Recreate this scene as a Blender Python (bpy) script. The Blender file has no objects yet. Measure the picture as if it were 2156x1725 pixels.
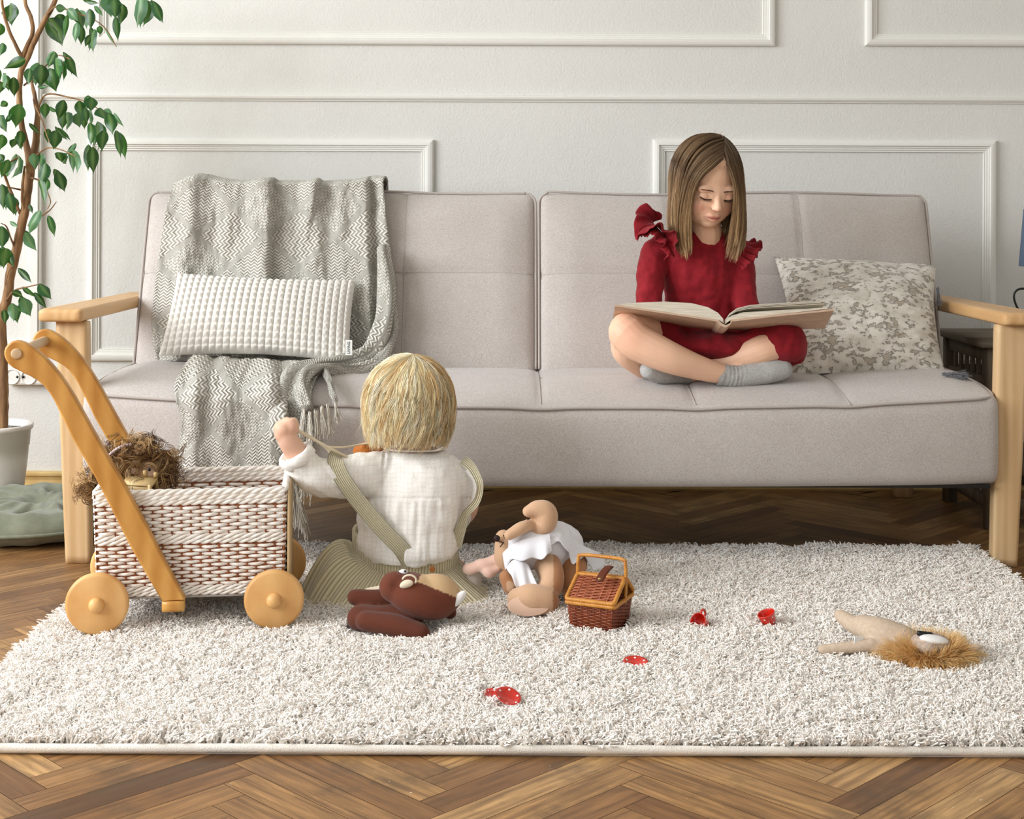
import bpy, bmesh, math, random
import numpy as np
from mathutils import Vector, Matrix, Euler
from mathutils import noise as mnoise

random.seed(7)
RNG = np.random.default_rng(11)
PI = math.pi
scene = bpy.context.scene
COL = scene.collection

# ---------------------------------------------------------------- camera, world, lights, exposure
FPX, PU, PV, CAMH, ROLL = 3000.0, 1078.0, 450.0, 0.76, 0.004
cam_d = bpy.data.cameras.new('camera')
cam_d.sensor_width = 36.0
cam_d.lens = 36.0 * FPX / 2156.0
cam_d.shift_y = -(862.5 - PV) / 2156.0
cam_d.clip_start = 0.05
cam = bpy.data.objects.new('camera', cam_d)
cam.location = (0, 0, CAMH)
cam.rotation_euler = (PI / 2, -ROLL, 0)
COL.objects.link(cam)
scene.camera = cam

world = bpy.data.worlds.new('world')
scene.world = world
world.use_nodes = True
wb = world.node_tree.nodes['Background']
wb.inputs[0].default_value = (0.94, 0.97, 1.0, 1)
wb.inputs[1].default_value = 0.3

def area(name, loc, rot, sx, sy, power, color):
    l = bpy.data.lights.new(name, 'AREA')
    l.shape = 'RECTANGLE'; l.size = sx; l.size_y = sy
    l.energy = power; l.color = color
    o = bpy.data.objects.new(name, l)
    o.location = loc; o.rotation_euler = rot
    COL.objects.link(o)
    return o
# daylight entering through the two windows of the left wall and the one behind the camera
area('window_daylight', (-3.26, 2.05, 1.7), (0, -PI/2 + 0.25, 0), 1.6, 1.4, 98, (0.93, 0.965, 1.0))
area('window_daylight', (-3.26, 0.35, 1.7), (0, -PI/2 + 0.25, 0), 1.6, 1.4, 98, (0.93, 0.965, 1.0))
area('window_daylight', (-0.7, -1.52, 1.95), (PI/2 - 0.25, 0, 0.0), 2.4, 1.1, 9, (0.93, 0.965, 1.0))

vs = scene.view_settings
vs.view_transform = 'Standard'; vs.look = 'None'; vs.gamma = 1.0; vs.use_curve_mapping = False
vs.exposure = 0.12
cy = scene.cycles
cy.use_denoising = True; cy.use_adaptive_sampling = True; cy.adaptive_threshold = .015
cy.max_bounces = 6; cy.diffuse_bounces = 4; cy.glossy_bounces = 2; cy.transmission_bounces = 3; cy.transparent_max_bounces = 6
cy.caustics_reflective = False; cy.caustics_refractive = False
cy.sample_clamp_indirect = 6.0

# ---------------------------------------------------------------- helpers
def P(u, v, Y):
    """a point of the photograph (2156 x 1725) at depth Y metres -> metres in the room"""
    du, dv = u - PU, v - PV
    a, b = du + ROLL * dv, dv - ROLL * du
    return np.array([a / FPX * Y, Y, CAMH - b / FPX * Y])

def lin(c):
    out = []
    for x in c[:3]:
        x = x / 255.0
        out.append(x / 12.92 if x <= 0.04045 else ((x + 0.055) / 1.055) ** 2.4)
    return (out[0], out[1], out[2], 1.0)

class NT:
    def __init__(self, name):
        self.m = bpy.data.materials.new(name); self.m.use_nodes = True
        self.t = self.m.node_tree; self.n = self.t.nodes; self.b = self.n['Principled BSDF']
    def add(self, kind, **kw):
        x = self.n.new(kind)
        for k, v in kw.items():
            if k == 'ins':
                for kk, vv in v.items():
                    if isinstance(vv, bpy.types.NodeSocket): self.t.links.new(vv, x.inputs[kk])
                    else: x.inputs[kk].default_value = vv
            else: setattr(x, k, v)
        return x
    def link(self, a, b): self.t.links.new(a, b)
    def coord(self, scale=(1, 1, 1), src='Object'):
        tc = self.add('ShaderNodeTexCoord')
        mp = self.add('ShaderNodeMapping', ins={'Vector': tc.outputs[src], 'Scale': scale})
        return mp.outputs[0]
    def noise(self, vec, scale, detail=3, rough=.5):
        return self.add('ShaderNodeTexNoise', ins={'Vector': vec, 'Scale': scale, 'Detail': detail, 'Roughness': rough}).outputs['Fac']
    def ramp(self, fac, stops):
        r = self.add('ShaderNodeValToRGB', ins={'Fac': fac})
        e = r.color_ramp.elements
        while len(e) < len(stops): e.new(.5)
        for i, (p, c) in enumerate(stops):
            e[i].position = p; e[i].color = c if len(c) == 4 else lin(c)
        return r.outputs[0]
    def mix(self, fac, a, b, mode='MIX'):
        x = self.add('ShaderNodeMix', data_type='RGBA', blend_type=mode)
        for s, v in ((x.inputs[0], fac), (x.inputs[6], a), (x.inputs[7], b)):
            if isinstance(v, bpy.types.NodeSocket): self.link(v, s)
            else: s.default_value = v
        return x.outputs[2]
    def math(self, op, a, b=0.0):
        x = self.add('ShaderNodeMath', operation=op)
        for s, v in ((x.inputs[0], a), (x.inputs[1], b)):
            if isinstance(v, bpy.types.NodeSocket): self.link(v, s)
            else: s.default_value = v
        return x.outputs[0]
    def bump(self, h, strength=.5, dist=.001, prev=None):
        b = self.add('ShaderNodeBump', ins={'Height': h, 'Strength': strength, 'Distance': dist})
        if prev is not None: self.link(prev, b.inputs['Normal'])
        self.link(b.outputs[0], self.b.inputs['Normal'])
        return b.outputs[0]
    def color(self, c):
        if isinstance(c, bpy.types.NodeSocket): self.link(c, self.b.inputs['Base Color'])
        else: self.b.inputs['Base Color'].default_value = c

def mat(name, c, rough=.7, c2=None, vscale=60, bump=0, bscale=400, spec=.3, sheen=0, metal=0, sss=0, stretch=(1, 1, 1), attr=None, coat=0, sub=None):
    m = NT(name); b = m.b
    b.inputs['Roughness'].default_value = rough
    b.inputs['Specular IOR Level'].default_value = spec
    b.inputs['Metallic'].default_value = metal
    if sheen:
        b.inputs['Sheen Weight'].default_value = sheen; b.inputs['Sheen Roughness'].default_value = .5
    if coat:
        b.inputs['Coat Weight'].default_value = coat; b.inputs['Coat Roughness'].default_value = .15
    if sss:
        b.inputs['Subsurface Weight'].default_value = sss
        b.inputs['Subsurface Radius'].default_value = sub or (1.0, .35, .2)
        b.inputs['Subsurface Scale'].default_value = .006
    vec = m.coord(stretch)
    base = lin(c)
    if attr:
        base = m.add('ShaderNodeVertexColor', layer_name=attr).outputs[0]
    if c2 is not None:
        f = m.ramp(m.noise(vec, vscale, 4, .6), [(.35, (0, 0, 0, 1)), (.65, (1, 1, 1, 1))])
        base = m.mix(f, base, lin(c2))
    m.color(base)
    if bump:
        m.bump(m.noise(vec, bscale, 3, .6), bump, .002)
    return m.m

def tag(o, label=None, cat=None, group=None, kind=None):
    if label: o['label'] = label
    if cat: o['category'] = cat
    if group: o['group'] = group
    if kind: o['kind'] = kind
    return o

def root(name, loc, label, cat, group=None):
    o = bpy.data.objects.new(name, None)
    o.empty_display_size = .05
    o.location = loc
    COL.objects.link(o)
    return tag(o, label, cat, group)

def offs(parent):
    """room position of a parent (parts are never rotated against their thing)"""
    t = np.zeros(3)
    while parent is not None:
        t += np.array(parent.location); parent = parent.parent
    return t

def link(name, me, parent=None, m=None, smooth=True):
    o = bpy.data.objects.new(name, me)
    if m is not None and not me.materials: me.materials.append(m)
    if parent is not None: o.parent = parent
    COL.objects.link(o)
    if smooth and len(me.polygons): me.polygons.foreach_set('use_smooth', [True] * len(me.polygons))
    return o

def mesh(name, V, Fc, m=None, parent=None, smooth=True, uv=None, col=None, mats=None, mi=None, base=None, fcol=None):
    """world-space vertices -> one mesh object; base = its origin when it is top-level"""
    V = np.asarray(V, float).reshape(-1, 3)
    o0 = offs(parent) if parent is not None else (np.array(base, float) if base is not None else np.zeros(3))
    me = bpy.data.meshes.new(name)
    me.from_pydata((V - o0).tolist(), [], [tuple(int(i) for i in f) for f in Fc])
    if mats:
        for x in mats: me.materials.append(x)
        if mi is not None: me.polygons.foreach_set('material_index', list(mi))
    o = link(name, me, parent, m, smooth)
    if parent is None: o.location = o0
    if uv is not None:
        lay = me.uv_layers.new(name='UVMap')
        uv = np.asarray(uv, float)
        if len(uv) == len(V):
            idx = np.empty(len(me.loops), int); me.loops.foreach_get('vertex_index', idx)
            uv = uv[idx]
        lay.data.foreach_set('uv', uv.ravel())
    if col is not None:
        a = me.color_attributes.new('col', 'FLOAT_COLOR', 'POINT')
        c = np.asarray(col, float)
        if c.shape[1] == 3: c = np.hstack([c, np.ones((len(c), 1))])
        a.data.foreach_set('color', c.ravel())
    if fcol is not None:
        a = me.color_attributes.new('col', 'FLOAT_COLOR', 'CORNER')
        rep = np.repeat(np.asarray(fcol, float), [len(f) for f in Fc], axis=0)
        a.data.foreach_set('color', rep.ravel())
    me.update()
    return o

class MB:
    """collects pieces (room space), builds one mesh"""
    def __init__(self): self.V = []; self.F = []; self.n = 0; self.mi = []; self.C = []
    def put(self, V, Fc, mi=0, c=None):
        V = np.asarray(V, float).reshape(-1, 3)
        self.V.append(V)
        self.F += [tuple(int(i) + self.n for i in f) for f in Fc]
        self.mi += [mi] * len(Fc)
        if c is not None: self.C.append(np.tile(np.array(lin(c)), (len(V), 1)) if np.ndim(c) == 1 else np.asarray(c))
        self.n += len(V); return self
    def box(self, lo, hi, mi=0, R=None, c=None):
        lo, hi = np.array(lo, float), np.array(hi, float)
        V = np.array([[x, y, z] for x in (0, 1) for y in (0, 1) for z in (0, 1)]) * (hi - lo) + lo
        if R is not None: cc = (lo + hi) / 2; V = (V - cc) @ np.array(R).T + cc
        return self.put(V, [(0, 1, 3, 2), (4, 6, 7, 5), (0, 4, 5, 1), (2, 3, 7, 6), (0, 2, 6, 4), (1, 5, 7, 3)], mi, c)
    def tube(self, pts, r, k=8, closed=False, cap=True, mi=0, up=(0, 0, 1), flat=1.0, c=None):
        V, Fc = tube(pts, r, k, closed, cap, up, flat)
        return self.put(V, Fc, mi, c)
    def build(self, name, m=None, parent=None, smooth=True, base=None, mats=None, **kw):
        V = np.vstack(self.V)
        if base is None and parent is None:
            base = [(V[:, 0].min() + V[:, 0].max()) / 2, (V[:, 1].min() + V[:, 1].max()) / 2, V[:, 2].min()]
        col = np.vstack(self.C) if self.C else None
        return mesh(name, V, self.F, m, parent, smooth, base=base, mats=mats, mi=self.mi if mats else None, col=col, **kw)

def frames(pts, closed=False, up=(0, 0, 1)):
    pts = np.asarray(pts, float)
    if closed: T = np.roll(pts, -1, 0) - np.roll(pts, 1, 0)
    else: T = np.gradient(pts, axis=0)
    T /= np.linalg.norm(T, axis=1, keepdims=True) + 1e-12
    N = np.zeros_like(T)
    up = np.array(up, float)
    n = up - T[0] * (up @ T[0])
    if np.linalg.norm(n) < 1e-3: n = np.array([1, 0, 0]) - T[0] * T[0][0]
    for i in range(len(T)):
        n = n - T[i] * (n @ T[i]); n /= np.linalg.norm(n) + 1e-12
        N[i] = n
    B = np.cross(T, N)
    return T, N, B

def tube(pts, r, k=8, closed=False, cap=True, up=(0, 0, 1), flat=1.0):
    pts = np.asarray(pts, float); n = len(pts)
    r = np.broadcast_to(np.asarray(r, float), (n,))
    T, N, B = frames(pts, closed, up)
    a = np.arange(k) * 2 * PI / k
    V = pts[:, None] + r[:, None, None] * (np.cos(a)[None, :, None] * N[:, None] * flat + np.sin(a)[None, :, None] * B[:, None])
    V = V.reshape(-1, 3); Fc = []
    m = n if closed else n - 1
    for i in range(m):
        j = (i + 1) % n
        for s in range(k):
            t = (s + 1) % k
            Fc.append((i * k + s, i * k + t, j * k + t, j * k + s))
    if cap and not closed:
        Fc.append(tuple(range(k))[::-1]); Fc.append(tuple((n - 1) * k + s for s in range(k)))
    return V, Fc

def spline(pts, n):
    """Catmull-Rom through control points (any dimension), n samples"""
    p = np.asarray(pts, float)
    p = np.vstack([2 * p[0] - p[1], p, 2 * p[-1] - p[-2]])
    m = len(p) - 3
    t = np.linspace(0, m - 1e-9, n); i = t.astype(int); f = (t - i)[:, None]
    a, b, c, d = p[i], p[i + 1], p[i + 2], p[i + 3]
    return .5 * ((2 * b) + (-a + c) * f + (2 * a - 5 * b + 4 * c - d) * f ** 2 + (-a + 3 * b - 3 * c + d) * f ** 3)

def grid_faces(nu, nv, wrap_u=False, wrap_v=False):
    Fc = []
    for i in range(nu if wrap_u else nu - 1):
        for j in range(nv if wrap_v else nv - 1):
            a, b = i, (i + 1) % nu; c, d = j, (j + 1) % nv
            Fc.append((a * nv + c, b * nv + c, b * nv + d, a * nv + d))
    return Fc

def loft(rings, cap=True):
    R = np.asarray(rings, float); n, k = R.shape[:2]
    Fc = [(a, b, c, d)[::-1] for (a, b, c, d) in grid_faces(n, k, False, True)]
    V = R.reshape(-1, 3)
    if cap:
        V = np.vstack([V, R[0].mean(0), R[-1].mean(0)]); a, b = n * k, n * k + 1
        for s in range(k):
            t = (s + 1) % k
            Fc.append((a, s, t)); Fc.append((b, (n - 1) * k + t, (n - 1) * k + s))
    return V, Fc

def lathe(prof, c=(0, 0, 0), k=32, R=None):
    """profile [(r, z)...] turned about z at c"""
    a = np.arange(k) * 2 * PI / k
    rings = np.array([[[r * math.cos(t), r * math.sin(t), z] for t in a] for r, z in prof])
    V = rings.reshape(-1, 3)
    if R is not None: V = V @ np.array(R).T
    V = V + np.array(c)
    return V, [(x, y, z, w) for (x, y, z, w) in grid_faces(len(prof), k, False, True)]

def rbox(size, r, seg, disp=None):
    """rounded box centred on 0; disp(V, S) reshapes it, S = coordinates in -1..1"""
    sx, sy, sz = [s / 2 for s in size]; nx, ny, nz = seg
    key = {}; S = []; Fc = []
    def vid(i, j, k):
        q = (i, j, k)
        if q not in key:
            key[q] = len(S); S.append((2 * i / nx - 1, 2 * j / ny - 1, 2 * k / nz - 1))
        return key[q]
    for i in range(nx):
        for j in range(ny):
            Fc.append((vid(i, j, 0), vid(i, j + 1, 0), vid(i + 1, j + 1, 0), vid(i + 1, j, 0)))
            Fc.append((vid(i, j, nz), vid(i + 1, j, nz), vid(i + 1, j + 1, nz), vid(i, j + 1, nz)))
    for i in range(nx):
        for k in range(nz):
            Fc.append((vid(i, 0, k), vid(i + 1, 0, k), vid(i + 1, 0, k + 1), vid(i, 0, k + 1)))
            Fc.append((vid(i, ny, k), vid(i, ny, k + 1), vid(i + 1, ny, k + 1), vid(i + 1, ny, k)))
    for j in range(ny):
        for k in range(nz):
            Fc.append((vid(0, j, k), vid(0, j, k + 1), vid(0, j + 1, k + 1), vid(0, j + 1, k)))
            Fc.append((vid(nx, j, k), vid(nx, j + 1, k), vid(nx, j + 1, k + 1), vid(nx, j, k + 1)))
    S = np.array(S); hs = np.array([sx, sy, sz]); V = S * hs
    rr = np.minimum(r, hs * .999)
    inner = np.clip(V, -(hs - rr), hs - rr); d = V - inner
    q = d / rr
    L = np.maximum(np.linalg.norm(q, axis=1, keepdims=True), 1e-9)
    mx = np.abs(q).max(1, keepdims=True)
    V = inner + np.where(mx > 0, q / L * mx, 0) * rr
    if disp is not None: V = disp(V.copy(), S)
    return V, Fc

def rotm(x=0, y=0, z=0): return np.array(Euler((x, y, z)).to_matrix())

def blob(parts, voxel=.004, smooth=6, sub=0):
    """fuse closed pieces [(V,F)...] into one continuous skin; returns (V, F)"""
    me = bpy.data.meshes.new('tmp'); mb = MB()
    for V, Fc in parts: mb.put(V, Fc)
    me.from_pydata(np.vstack(mb.V).tolist(), [], mb.F)
    o = bpy.data.objects.new('tmp', me); COL.objects.link(o)
    md = o.modifiers.new('r', 'REMESH'); md.mode = 'VOXEL'; md.voxel_size = voxel
    if smooth:
        s = o.modifiers.new('s', 'SMOOTH'); s.iterations = smooth; s.factor = .5
    dg = bpy.context.evaluated_depsgraph_get(); dg.update()
    ev = o.evaluated_get(dg); m2 = ev.to_mesh()
    V = np.empty(len(m2.vertices) * 3); m2.vertices.foreach_get('co', V)
    Fc = [tuple(p.vertices) for p in m2.polygons]
    ev.to_mesh_clear()
    bpy.data.objects.remove(o, do_unlink=True); bpy.data.meshes.remove(me)
    return V.reshape(-1, 3), Fc

def ball(c, r, k=16, R=None):
    """ellipsoid, r = radius or (rx, ry, rz)"""
    r = np.broadcast_to(np.asarray(r, float), (3,))
    n = max(6, k // 2)
    V = [(0, 0, -1)]
    for i in range(1, n):
        ph = -PI / 2 + PI * i / n
        V += [(math.cos(ph) * math.cos(t), math.cos(ph) * math.sin(t), math.sin(ph)) for t in np.arange(k) * 2 * PI / k]
    V.append((0, 0, 1)); V = np.array(V) * r
    Fc = [(0, 1 + (s + 1) % k, 1 + s) for s in range(k)]
    for i in range(n - 2):
        for s in range(k):
            t = (s + 1) % k; a = 1 + i * k
            Fc.append((a + s, a + t, a + k + t, a + k + s))
    e = len(V) - 1; a = 1 + (n - 2) * k
    Fc += [(a + s, a + (s + 1) % k, e) for s in range(k)]
    if R is not None: V = V @ np.array(R).T
    return V + np.array(c, float), Fc

def limb(pts, r, k=14, n=None, flat=1.0, up=(0, 0, 1)):
    """closed tapering limb with round ends through control points"""
    pts = np.asarray(pts, float); r = np.asarray(r, float)
    n = n or 8 * len(pts)
    q = spline(np.hstack([pts, r[:, None]]), n)
    p, rr = q[:, :3], q[:, 3]
    d0 = p[0] - p[1]; d0 /= np.linalg.norm(d0) + 1e-9
    d1 = p[-1] - p[-2]; d1 /= np.linalg.norm(d1) + 1e-9
    A = [p[0] + d0 * rr[0] * math.sin(a) for a in (1.45, 1.0, .5)]; ra = [rr[0] * math.cos(a) for a in (1.45, 1.0, .5)]
    Bp = [p[-1] + d1 * rr[-1] * math.sin(a) for a in (.5, 1.0, 1.45)]; rb = [rr[-1] * math.cos(a) for a in (.5, 1.0, 1.45)]
    return tube(np.vstack([A, p, Bp]), np.concatenate([ra, rr, rb]), k, up=up, flat=flat)

def strands(name, paths, r0, m, parent=None, r1=None, k=3, cols=None, twist=True):
    """many thin strands (n, pts, 3) -> one mesh"""
    Pn = np.asarray(paths, float); n, s = Pn.shape[:2]
    T = np.gradient(Pn, axis=1); T /= np.linalg.norm(T, axis=2, keepdims=True) + 1e-12
    ref = np.array([.31, .2, .93]); ref /= np.linalg.norm(ref)
    N = np.cross(T, ref); N /= np.linalg.norm(N, axis=2, keepdims=True) + 1e-9
    B = np.cross(T, N)
    rr = np.linspace(r0, r0 * .25 if r1 is None else r1, s)[None, :, None, None]
    a = np.arange(k) * 2 * PI / k
    V = Pn[:, :, None] + rr * (np.cos(a)[None, None, :, None] * N[:, :, None] + np.sin(a)[None, None, :, None] * B[:, :, None])
    base = (np.arange(n) * s * k)[:, None, None]
    i = (np.arange(s - 1) * k)[None, :, None]; q = np.arange(k)[None, None, :]; q2 = (q + 1) % k
    Fc = np.stack([base + i + q, base + i + q2, base + i + k + q2, base + i + k + q], -1).reshape(-1, 4)
    V = V.reshape(-1, 3)
    me = bpy.data.meshes.new(name)
    me.vertices.add(len(V)); me.loops.add(len(Fc) * 4); me.polygons.add(len(Fc))
    me.vertices.foreach_set('co', (V - (offs(parent) if parent else 0)).ravel())
    me.loops.foreach_set('vertex_index', Fc.ravel().astype(np.int32))
    me.polygons.foreach_set('loop_start', (np.arange(len(Fc)) * 4).astype(np.int32))
    me.update(calc_edges=True)
    if cols is not None:
        at = me.color_attributes.new('col', 'FLOAT_COLOR', 'POINT')
        c = np.asarray(cols, float)
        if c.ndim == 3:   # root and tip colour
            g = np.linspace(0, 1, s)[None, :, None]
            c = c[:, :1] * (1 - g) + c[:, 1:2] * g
            c = np.repeat(c.reshape(-1, c.shape[-1]), k, axis=0)
        else: c = np.repeat(c, s * k, axis=0)
        if c.shape[1] == 3: c = np.hstack([c, np.ones((len(c), 1))])
        at.data.foreach_set('color', c.ravel())
    return link(name, me, parent, m)

def colmix(n, a, b, j=.0):
    t = RNG.random((n, 1)); a, b = np.array(lin(a)[:3]), np.array(lin(b)[:3])
    return a * (1 - t) + b * t

def vnoise(V, scale, seed=0.0):
    return np.array([mnoise.noise(Vector((p[0] * scale + seed, p[1] * scale - seed, p[2] * scale + seed * .5))) for p in V])
# ================================================================ THE ROOM
WALLY = 3.94
m_wall = NT('painted_plaster')
vec = m_wall.coord()
m_wall.b.inputs['Roughness'].default_value = .75
m_wall.color(m_wall.ramp(m_wall.noise(vec, 1.7, 4, .5), [(.3, (222, 221, 216)), (.7, (228, 227, 222))]))
b0 = m_wall.bump(m_wall.noise(vec, 150, 4, .62), .42, .004)
m_wall.bump(m_wall.noise(vec, 18, 3, .6), .10, .01, b0)
m_wall = m_wall.m
m_trim = mat('painted_moulding', (236, 235, 229), .45, spec=.4, bump=.12, bscale=60)
m_base = mat('yellowed_baseboard', (214, 186, 128), .4, (200, 168, 110), 20)
m_white = mat('white_plastic', (236, 234, 228), .35, spec=.5)
m_black = mat('black_metal', (18, 17, 17), .4, spec=.5)

def S(o): o['kind'] = 'structure'; return o
wb_ = MB().box((-3.42, WALLY, -.02), (2.7, WALLY + .12, 2.7)); S(wb_.build('wall_back', m_wall, smooth=False))
# left wall with two window openings
wl = MB()
ys = [-1.72, -.45, 1.15, 1.25, 2.85, WALLY + .12]
wl.box((-3.4, ys[0], -.02), (-3.3, ys[5], .85)); wl.box((-3.4, ys[0], 2.45), (-3.3, ys[5], 2.7))
for a, b in ((0, 1), (2, 3), (4, 5)): wl.box((-3.4, ys[a], .85), (-3.3, ys[b], 2.45))
S(wl.build('wall_left', m_wall, smooth=False))
for n, (a, b) in enumerate(((-.45, 1.15), (1.25, 2.85))):
    f = MB()
    for lo, hi in (((-3.37, a, .85), (-3.33, a + .06, 2.45)), ((-3.37, b - .06, .85), (-3.33, b, 2.45)), ((-3.37, a, .85), (-3.33, b, .91)),
                   ((-3.37, a, 2.29), (-3.33, b, 2.45)), ((-3.37, (a + b) / 2 - .03, .85), (-3.33, (a + b) / 2 + .03, 2.45))): f.box(lo, hi)
    S(f.build('window_%d' % (n + 1), m_trim, smooth=False))
wr = MB().box((2.7, -1.6, -.02), (2.82, WALLY + .12, 2.7)); S(wr.build('wall_right', m_wall, smooth=False))
wf = MB()
wf.box((-3.4, -1.72, -.02), (-1.95, -1.6, 2.7)); wf.box((.55, -1.72, -.02), (2.82, -1.6, 2.7)); wf.box((-1.95, -1.72, -.02), (.55, -1.6, 1.15)); wf.box((-1.95, -1.72, 2.55), (.55, -1.6, 2.7))
S(wf.build('wall_front', m_wall, smooth=False))
f = MB()
for lo, hi in (((-1.95, -1.69, 1.15), (.55, -1.65, 1.21)), ((-1.95, -1.69, 2.49), (.55, -1.65, 2.55)), ((-1.95, -1.69, 1.15), (-1.89, -1.65, 2.55)), ((.49, -1.69, 1.15), (.55, -1.65, 2.55)), ((-.73, -1.69, 1.15), (-.67, -1.65, 2.55))): f.box(lo, hi)
S(f.build('window_3', m_trim, smooth=False))
S(MB().box((-3.4, -1.72, 2.7), (2.82, WALLY + .12, 2.8)).build('ceiling', m_wall, smooth=False))

# mouldings: a profile swept along a path lying on the wall
PROF = [(0, 0), (0, .010), (.004, .014), (.010, .016), (.016, .0165), (.018, .011), (.0215, .011), (.023, .008), (.027, .0085), (.0285, .005), (.0325, .006), (.034, 0)]
def moulding(name, x0, x1, z0, z1, sides='LRTB', w=.034):
    """picture-frame moulding, outer rectangle; profile drawn from the inner edge (t=w) to the outer edge (t=0)"""
    prof = [(t, d) for t, d in PROF]
    mb = MB(); k = len(prof)
    C = {'LB': (x0, z0, 1, 1), 'RB': (x1, z0, -1, 1), 'RT': (x1, z1, -1, -1), 'LT': (x0, z1, 1, -1)}
    for s, (a, b) in (('B', ('LB', 'RB')), ('R', ('RB', 'RT')), ('T', ('RT', 'LT')), ('L', ('LT', 'LB'))):
        if s not in sides: continue
        V = []
        for c in (a, b):
            cx_, cz, dx, dz = C[c]
            for t, d in prof:
                # top pieces keep the thick lip upward, right pieces toward the left, as the photo shows
                V.append((cx_ + dx * t, WALLY - d, cz + dz * t))
        mb.put(V, [(i, i + 1, k + i + 1, k + i) for i in range(k - 1)])
    return mb
def W(u, v): p = P(u, v, 3.93); return p[0], p[2]
def flipprof(f):
    global PROF
    P0 = PROF
    if f: PROF = [(.034 - t, d) for t, d in P0[::-1]]
    return P0
x0, z1 = W(184, 291); x1, z0 = W(911, 763)
n_t = 0
def trim_obj(mb):
    global n_t
    n_t += 1
    return S(mb.build('trim_%d' % n_t, m_trim, smooth=False))
trim_obj(moulding('f', x0, x1, z0, z1))
x0, z1 = W(1375, 293); x1, z0 = W(2096, 770)
trim_obj(moulding('f', x0, x1, z0, z1))
x0, z0 = W(197, 91); x1, _ = W(1632, 91)
trim_obj(moulding('f', x0, x1, z0, 2.45))
x0, z0 = W(1822, 96); z0 = z0
trim_obj(moulding('f', x0, x0 + 1.2, z0, 2.45))
# chair rail
rx, _ = W(87, 300); _, rz = W(1078, 214)
rp = [(0, 0), (.0, .005), (.003, .006), (.004, .009), (.008, .013), (.013, .014), (.016, .010), (.017, .004), (.018, 0)]
rail = MB(); k = len(rp)
rail.put([(x, WALLY - d, rz + t) for x in (rx, 2.7) for t, d in rp], [(i, i + 1, k + i + 1, k + i) for i in range(k - 1)])
trim_obj(rail)
# casing strip at the far left with its short return
xa, zb = W(63, 745); xb, _ = W(86, 745)
cs = MB(); cs.box((xa, WALLY - .018, zb), (xb, WALLY + .01, 2.7)); cs.box((xa + .004, WALLY - .024, zb), (xb - .006, WALLY, 2.7)); cs.box((-2.2, WALLY - .016, zb), (xa, WALLY, zb + .026))
trim_obj(cs)
bp = [(0, .022), (.006, .024), (.009, .018), (.011, .013), (.020, .0125), (.032, .016), (.034, .021), (.040, .021), (.044, .016), (.044, 0)]
bb = MB(); k = len(bp)
bb.put([(x, WALLY - d, t) for x in (-3.3, 2.7) for t, d in bp], [(i, k + i, k + i + 1, i + 1) for i in range(k - 1)])
S(bb.build('baseboard_back', m_base, smooth=False))

# ---------------------------------------------------------------- herringbone parquet
fm = NT('parquet_oak'); t = fm
t.b.inputs['Roughness'].default_value = .38; t.b.inputs['Specular IOR Level'].default_value = .35
colr = t.add('ShaderNodeVertexColor', layer_name='col')
sep = t.add('ShaderNodeSeparateColor', ins={'Color': colr.outputs[0]})
uvn = t.add('ShaderNodeTexCoord').outputs['UV']
mp = t.add('ShaderNodeMapping', ins={'Vector': uvn, 'Scale': (5, 95, 1)}).outputs[0]
g1 = t.noise(mp, 1.0, 5, .62)
mp2 = t.add('ShaderNodeMapping', ins={'Vector': uvn, 'Scale': (9, 32, 1)}).outputs[0]
g2 = t.noise(mp2, 1.0, 3, .55)
wav = t.add('ShaderNodeTexWave', ins={'Vector': t.add('ShaderNodeMapping', ins={'Vector': uvn, 'Scale': (1.6, 22, 1)}).outputs[0], 'Scale': 1.6, 'Distortion': 9.0, 'Detail': 3.0, 'Detail Scale': 1.2})
tone = t.ramp(sep.outputs[0], [(0, (96, 66, 42)), (.22, (132, 92, 55)), (.45, (158, 116, 72)), (.75, (184, 140, 88)), (1, (204, 162, 108))])
dark = t.mix(t.ramp(g1, [(.36, (1, 1, 1, 1)), (.62, (0, 0, 0, 1))]), tone, t.mix(.62, tone, lin((70, 46, 28))))
dark = t.mix(t.math('MULTIPLY', t.ramp(wav.outputs['Fac'], [(.45, (1, 1, 1, 1)), (.7, (0, 0, 0, 1))]), .35), dark, t.mix(.5, dark, lin((82, 52, 30))))
objv = t.coord()
stain = t.ramp(t.noise(objv, 7, 5, .65), [(.53, (0, 0, 0, 1)), (.68, (1, 1, 1, 1))])
dark = t.mix(t.math('MULTIPLY', stain, .6), dark, lin((78, 62, 44)))
fleck = t.ramp(t.noise(t.coord((1, 1, 1)), 120, 2, .5), [(.735, (0, 0, 0, 1)), (.76, (1, 1, 1, 1))])
fleck2 = t.ramp(t.noise(objv, 5.0, 2, .5), [(.52, (0, 0, 0, 1)), (.62, (1, 1, 1, 1))])
dark = t.mix(t.math('MULTIPLY', fleck, fleck2), dark, lin((214, 204, 190)))
t.color(dark)
t.bump(g1, .25, .001)
m_floor = fm.m
m_gap = mat('floor_gap', (52, 34, 20), .8)
L_, w_ = .373, .0495; g = .0004
V = []; Fc = []; UV = []; FC = []; s2 = math.sqrt(2)
x00 = .182 - L_ / s2
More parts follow.
